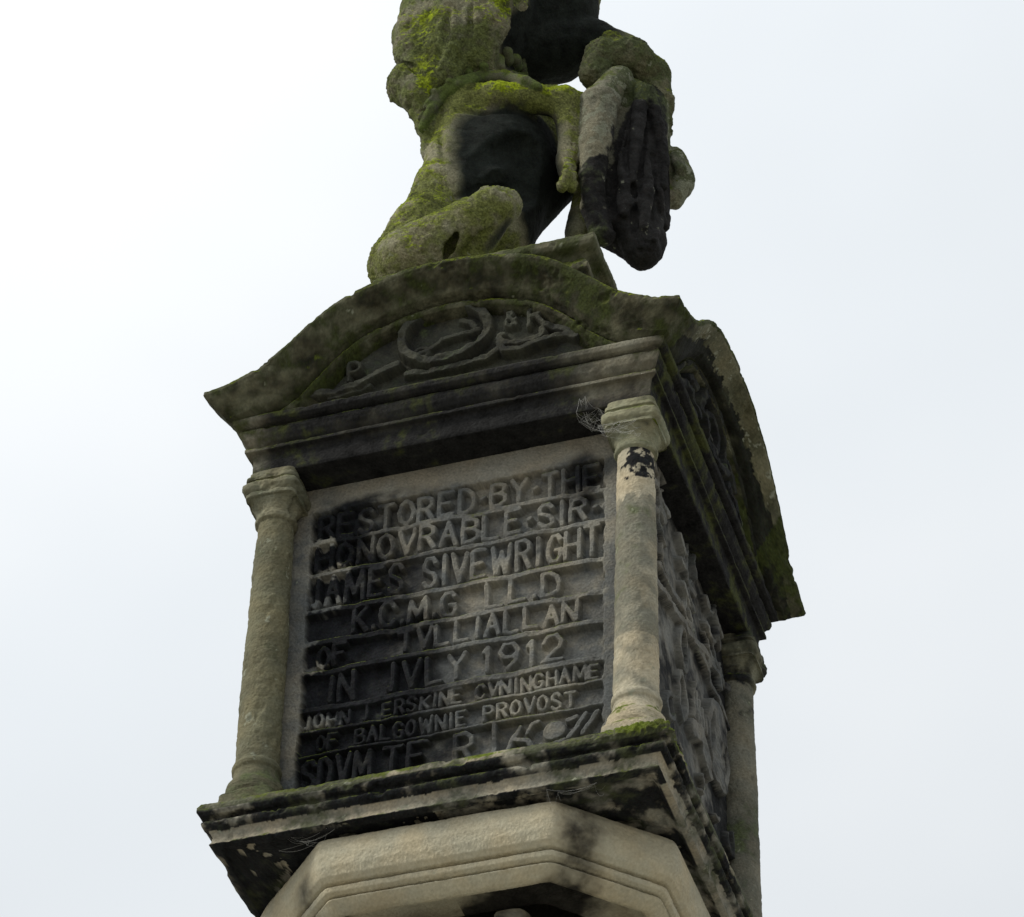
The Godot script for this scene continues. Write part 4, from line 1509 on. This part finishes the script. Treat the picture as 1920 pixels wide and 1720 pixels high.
	letter(front, "P", Vector2(-0.215, 1.040), Vector2(0.026, 0.044), 0.0052, hi, "carved_letter")
	letter(front, "&", Vector2(0.115, 1.105), Vector2(0.024, 0.036), 0.0046, hi, "carved_letter")
	letter(front, "R", Vector2(0.165, 1.095), Vector2(0.030, 0.044), 0.0052, hi, "carved_letter")
	front.path(ellipse(Vector2(0.150, 1.070), Vector2(0.045, 0.022), 2.6, 6.6, 14), 0.008, hi, "carved_ribbon")
	front.path([Vector2(0.105, 1.058), Vector2(0.115, 1.035), Vector2(0.15, 1.028), Vector2(0.20, 1.046), Vector2(0.245, 1.050), Vector2(0.265, 1.036)], 0.0075, hi, "carved_ribbon")
	front.path([Vector2(0.20, 1.088), Vector2(0.225, 1.075), Vector2(0.25, 1.058), Vector2(0.30, 1.040), Vector2(0.35, 1.022), Vector2(0.39, 1.008)], 0.0075, hi, "carved_ribbon")
	front.path([Vector2(-0.09, 1.03), Vector2(0.0, 1.022), Vector2(0.08, 1.03), Vector2(0.11, 1.05)], 0.008, hi * 0.8, "carved_ribbon")
	tympanum(front, 0, cross)
	var right := Carving.new()
	right.path(ellipse(Vector2(0.0, 1.11), Vector2(0.095, 0.075)), 0.012, hi * 1.3, "carved_ring")
	right.path(ellipse(Vector2(0.0, 1.11), Vector2(0.045, 0.04)), 0.010, hi, "carved_ring")
	for m in [-1.0, 1.0]:
		right.path([Vector2(0.11 * m, 1.06), Vector2(0.15 * m, 1.09), Vector2(0.20 * m, 1.07), Vector2(0.25 * m, 1.03), Vector2(0.32 * m, 1.015)], 0.010, hi, "carved_ribbon")
		right.path([Vector2(0.12 * m, 1.13), Vector2(0.16 * m, 1.125), Vector2(0.18 * m, 1.105)], 0.009, hi, "carved_leaf")
		right.path([Vector2(0.14 * m, 1.03), Vector2(0.19 * m, 1.03), Vector2(0.22 * m, 1.01)], 0.008, hi, "carved_ribbon")
	tympanum(right, 1, cross)


func tympanum(c: Carving, side: int, cross: Node3D) -> void:
	var k := Look.new()
	k.buff = Color(0.085, 0.088, 0.068)
	k.grey = Color(0.045, 0.048, 0.040)
	k.age = 0.5
	k.soot = -0.15 if side == 0 else 0.25
	k.soot_soft = 0.35
	k.algae = -0.42
	k.moss = -1.5
	k.amp = 0.5
	var base := func(_q: Vector2) -> float: return 0.0
	var at := func(q: Vector2, h: float) -> Vector3: return Vector3(q.x, q.y, 0.412 + h) if side == 0 else Vector3(0.412 + h, q.y, -q.x)
	var keep := func(q: Vector2) -> bool: return q.y < 1.02 + smooth_gable(q.x / 0.46) - 0.072
	carved_field("tympanum", steps(-0.42, 0.42, 0.0022 if side == 0 else 0.004), steps(0.955, 1.215, 0.0018), c, 0.0028, base, at, k, cross, Vector3(0, 0, 1) if side == 0 else Vector3(1, 0, 0), keep)


func seg_far(p: Vector3, a: Vector3, b: Vector3) -> float:
	return p.distance_to(Geometry3D.get_closest_point_to_segment(p, a, b))


# distance to the hollows whose shade is painted, as a share of their reach
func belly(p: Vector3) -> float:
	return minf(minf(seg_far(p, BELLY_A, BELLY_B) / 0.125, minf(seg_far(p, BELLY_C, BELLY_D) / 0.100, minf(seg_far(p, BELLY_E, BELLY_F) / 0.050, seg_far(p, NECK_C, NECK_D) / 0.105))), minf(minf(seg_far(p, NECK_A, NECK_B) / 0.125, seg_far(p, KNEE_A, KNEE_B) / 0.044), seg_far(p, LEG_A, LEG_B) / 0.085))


func build_figure() -> void:
	var fig := thing("stone_beast_statue", "mossy stone heraldic beast sitting upright and holding a carved shield, on the market cross", "statue", Vector3(0, LIFT + 1.524, 0))
	figure_shape()
	var body := Look.new()
	body.buff = Color(0.34, 0.33, 0.225)
	body.grey = Color(0.19, 0.20, 0.125)
	body.age = 0.5
	body.soot = -0.70
	body.soot_soft = 0.50
	body.soot_shade_color = Color(0.020, 0.024, 0.021)
	body.algae = 0.26
	body.algae_color = Color(0.180, 0.200, 0.052)
	body.moss = -0.26
	body.moss_color = Color(0.300, 0.375, 0.010)
	body.lichen = -0.55
	body.stain_shade = func(p: Vector3) -> float:
		return clampf((1.20 - belly(p)) * 2.3, -0.2, 1.6)  # soot, with the shade of belly, neck and legs painted in
	body.green = func(p: Vector3) -> float:
		var arm := 1.0 - seg_far(p, ARM_A, ARM_B) / 0.085
		return clampf((belly(p) - 1.05) * 3.0, -1.5, 0.0) + 0.9 * clampf(arm, 0.0, 1.0)
	body.amp = 0.85
	body.chip = 0.6
	body.grain = 1.8
	body.soot_fine = 0.15
	body.soot_wide = 0.3
	var mane := Look.new()
	mane.buff = Color(0.28, 0.275, 0.19)
	mane.grey = Color(0.16, 0.165, 0.12)
	mane.soot = -0.42
	mane.soot_soft = 0.2
	mane.algae = 0.15
	mane.algae_color = Color(0.140, 0.168, 0.050)
	mane.moss = -0.26
	mane.amp = 0.9
	mane.green = func(p: Vector3) -> float:
		return 1.2 * clampf(1.0 - minf(seg_far(p, MANE_A, MANE_B) / 0.045, seg_far(p, MANE_C, MANE_D) / 0.05), 0.0, 1.0)
	mane.grain = 1.8
	mane.moss_color = Color(0.290, 0.365, 0.010)
	var collar := Look.new()
	collar.buff = Color(0.17, 0.18, 0.12)
	collar.grey = Color(0.10, 0.11, 0.07)
	collar.soot = -0.5
	collar.algae_color = Color(0.120, 0.165, 0.040)
	collar.algae = 0.15
	collar.moss = -0.42
	collar.moss_color = Color(0.170, 0.230, 0.012)
	collar.amp = 0.4
	var shield := Look.new()
	shield.buff = Color(0.28, 0.275, 0.21)
	shield.grey = Color(0.16, 0.165, 0.13)
	shield.soot = -0.4
	shield.grain = 1.5
	shield.amp = 0.4
	shield.soot_soft = 0.14
	shield.soot_shade_color = Color(0.030, 0.029, 0.029)
	shield.soot_fine = 0.4
	shield.algae = -0.15
	shield.moss = -0.80
	shield.lichen = -0.10
	shield.stain_shade = func(p: Vector3) -> float:  # lit left rim and shaded face painted in, together with soot
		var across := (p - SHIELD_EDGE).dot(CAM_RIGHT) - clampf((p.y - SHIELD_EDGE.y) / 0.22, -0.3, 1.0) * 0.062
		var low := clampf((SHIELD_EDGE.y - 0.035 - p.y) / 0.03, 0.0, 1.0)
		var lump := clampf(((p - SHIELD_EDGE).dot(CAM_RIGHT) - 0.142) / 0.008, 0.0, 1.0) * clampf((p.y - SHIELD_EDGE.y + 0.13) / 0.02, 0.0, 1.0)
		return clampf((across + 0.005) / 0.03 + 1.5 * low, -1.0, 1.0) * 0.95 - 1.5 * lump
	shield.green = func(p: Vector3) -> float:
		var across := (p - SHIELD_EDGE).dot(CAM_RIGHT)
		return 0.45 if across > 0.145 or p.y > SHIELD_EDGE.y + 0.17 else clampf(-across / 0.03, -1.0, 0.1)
	var top := Look.new()
	top.buff = Color(0.20, 0.20, 0.13)
	top.grey = Color(0.11, 0.115, 0.07)
	top.soot = -0.45
	top.algae = 0.25
	top.moss = -0.30
	top.grain = 1.6
	top.moss_color = Color(0.210, 0.260, 0.010)
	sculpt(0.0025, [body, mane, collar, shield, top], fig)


func build_cobwebs() -> void:
	var m := StandardMaterial3D.new()
	m.resource_name = "spider silk"
	m.albedo_color = Color(0.74, 0.74, 0.72)
	m.roughness = 0.6
	cobweb("tangled pale cobweb between the near column capital and the top of the lettered panel", Vector3(0.300, 0.835, 0.395), Vector3(0.035, 0.045, 0.03), 30, 95, 3, m)
	cobweb("thin cobweb drawn across the near column just below its capital", Vector3(0.355, 0.765, 0.425), Vector3(0.055, 0.022, 0.006), 22, 36, 4, m)
	cobweb("wispy cobweb hanging under the ledge above the right chamfer of the capital", Vector3(0.265, -0.088, 0.412), Vector3(0.06, 0.022, 0.012), 20, 18, 6, m)
	cobweb("wispy cobweb hanging under the ledge above the left chamfer of the capital", Vector3(-0.245, -0.085, 0.412), Vector3(0.07, 0.02, 0.012), 20, 16, 8, m)
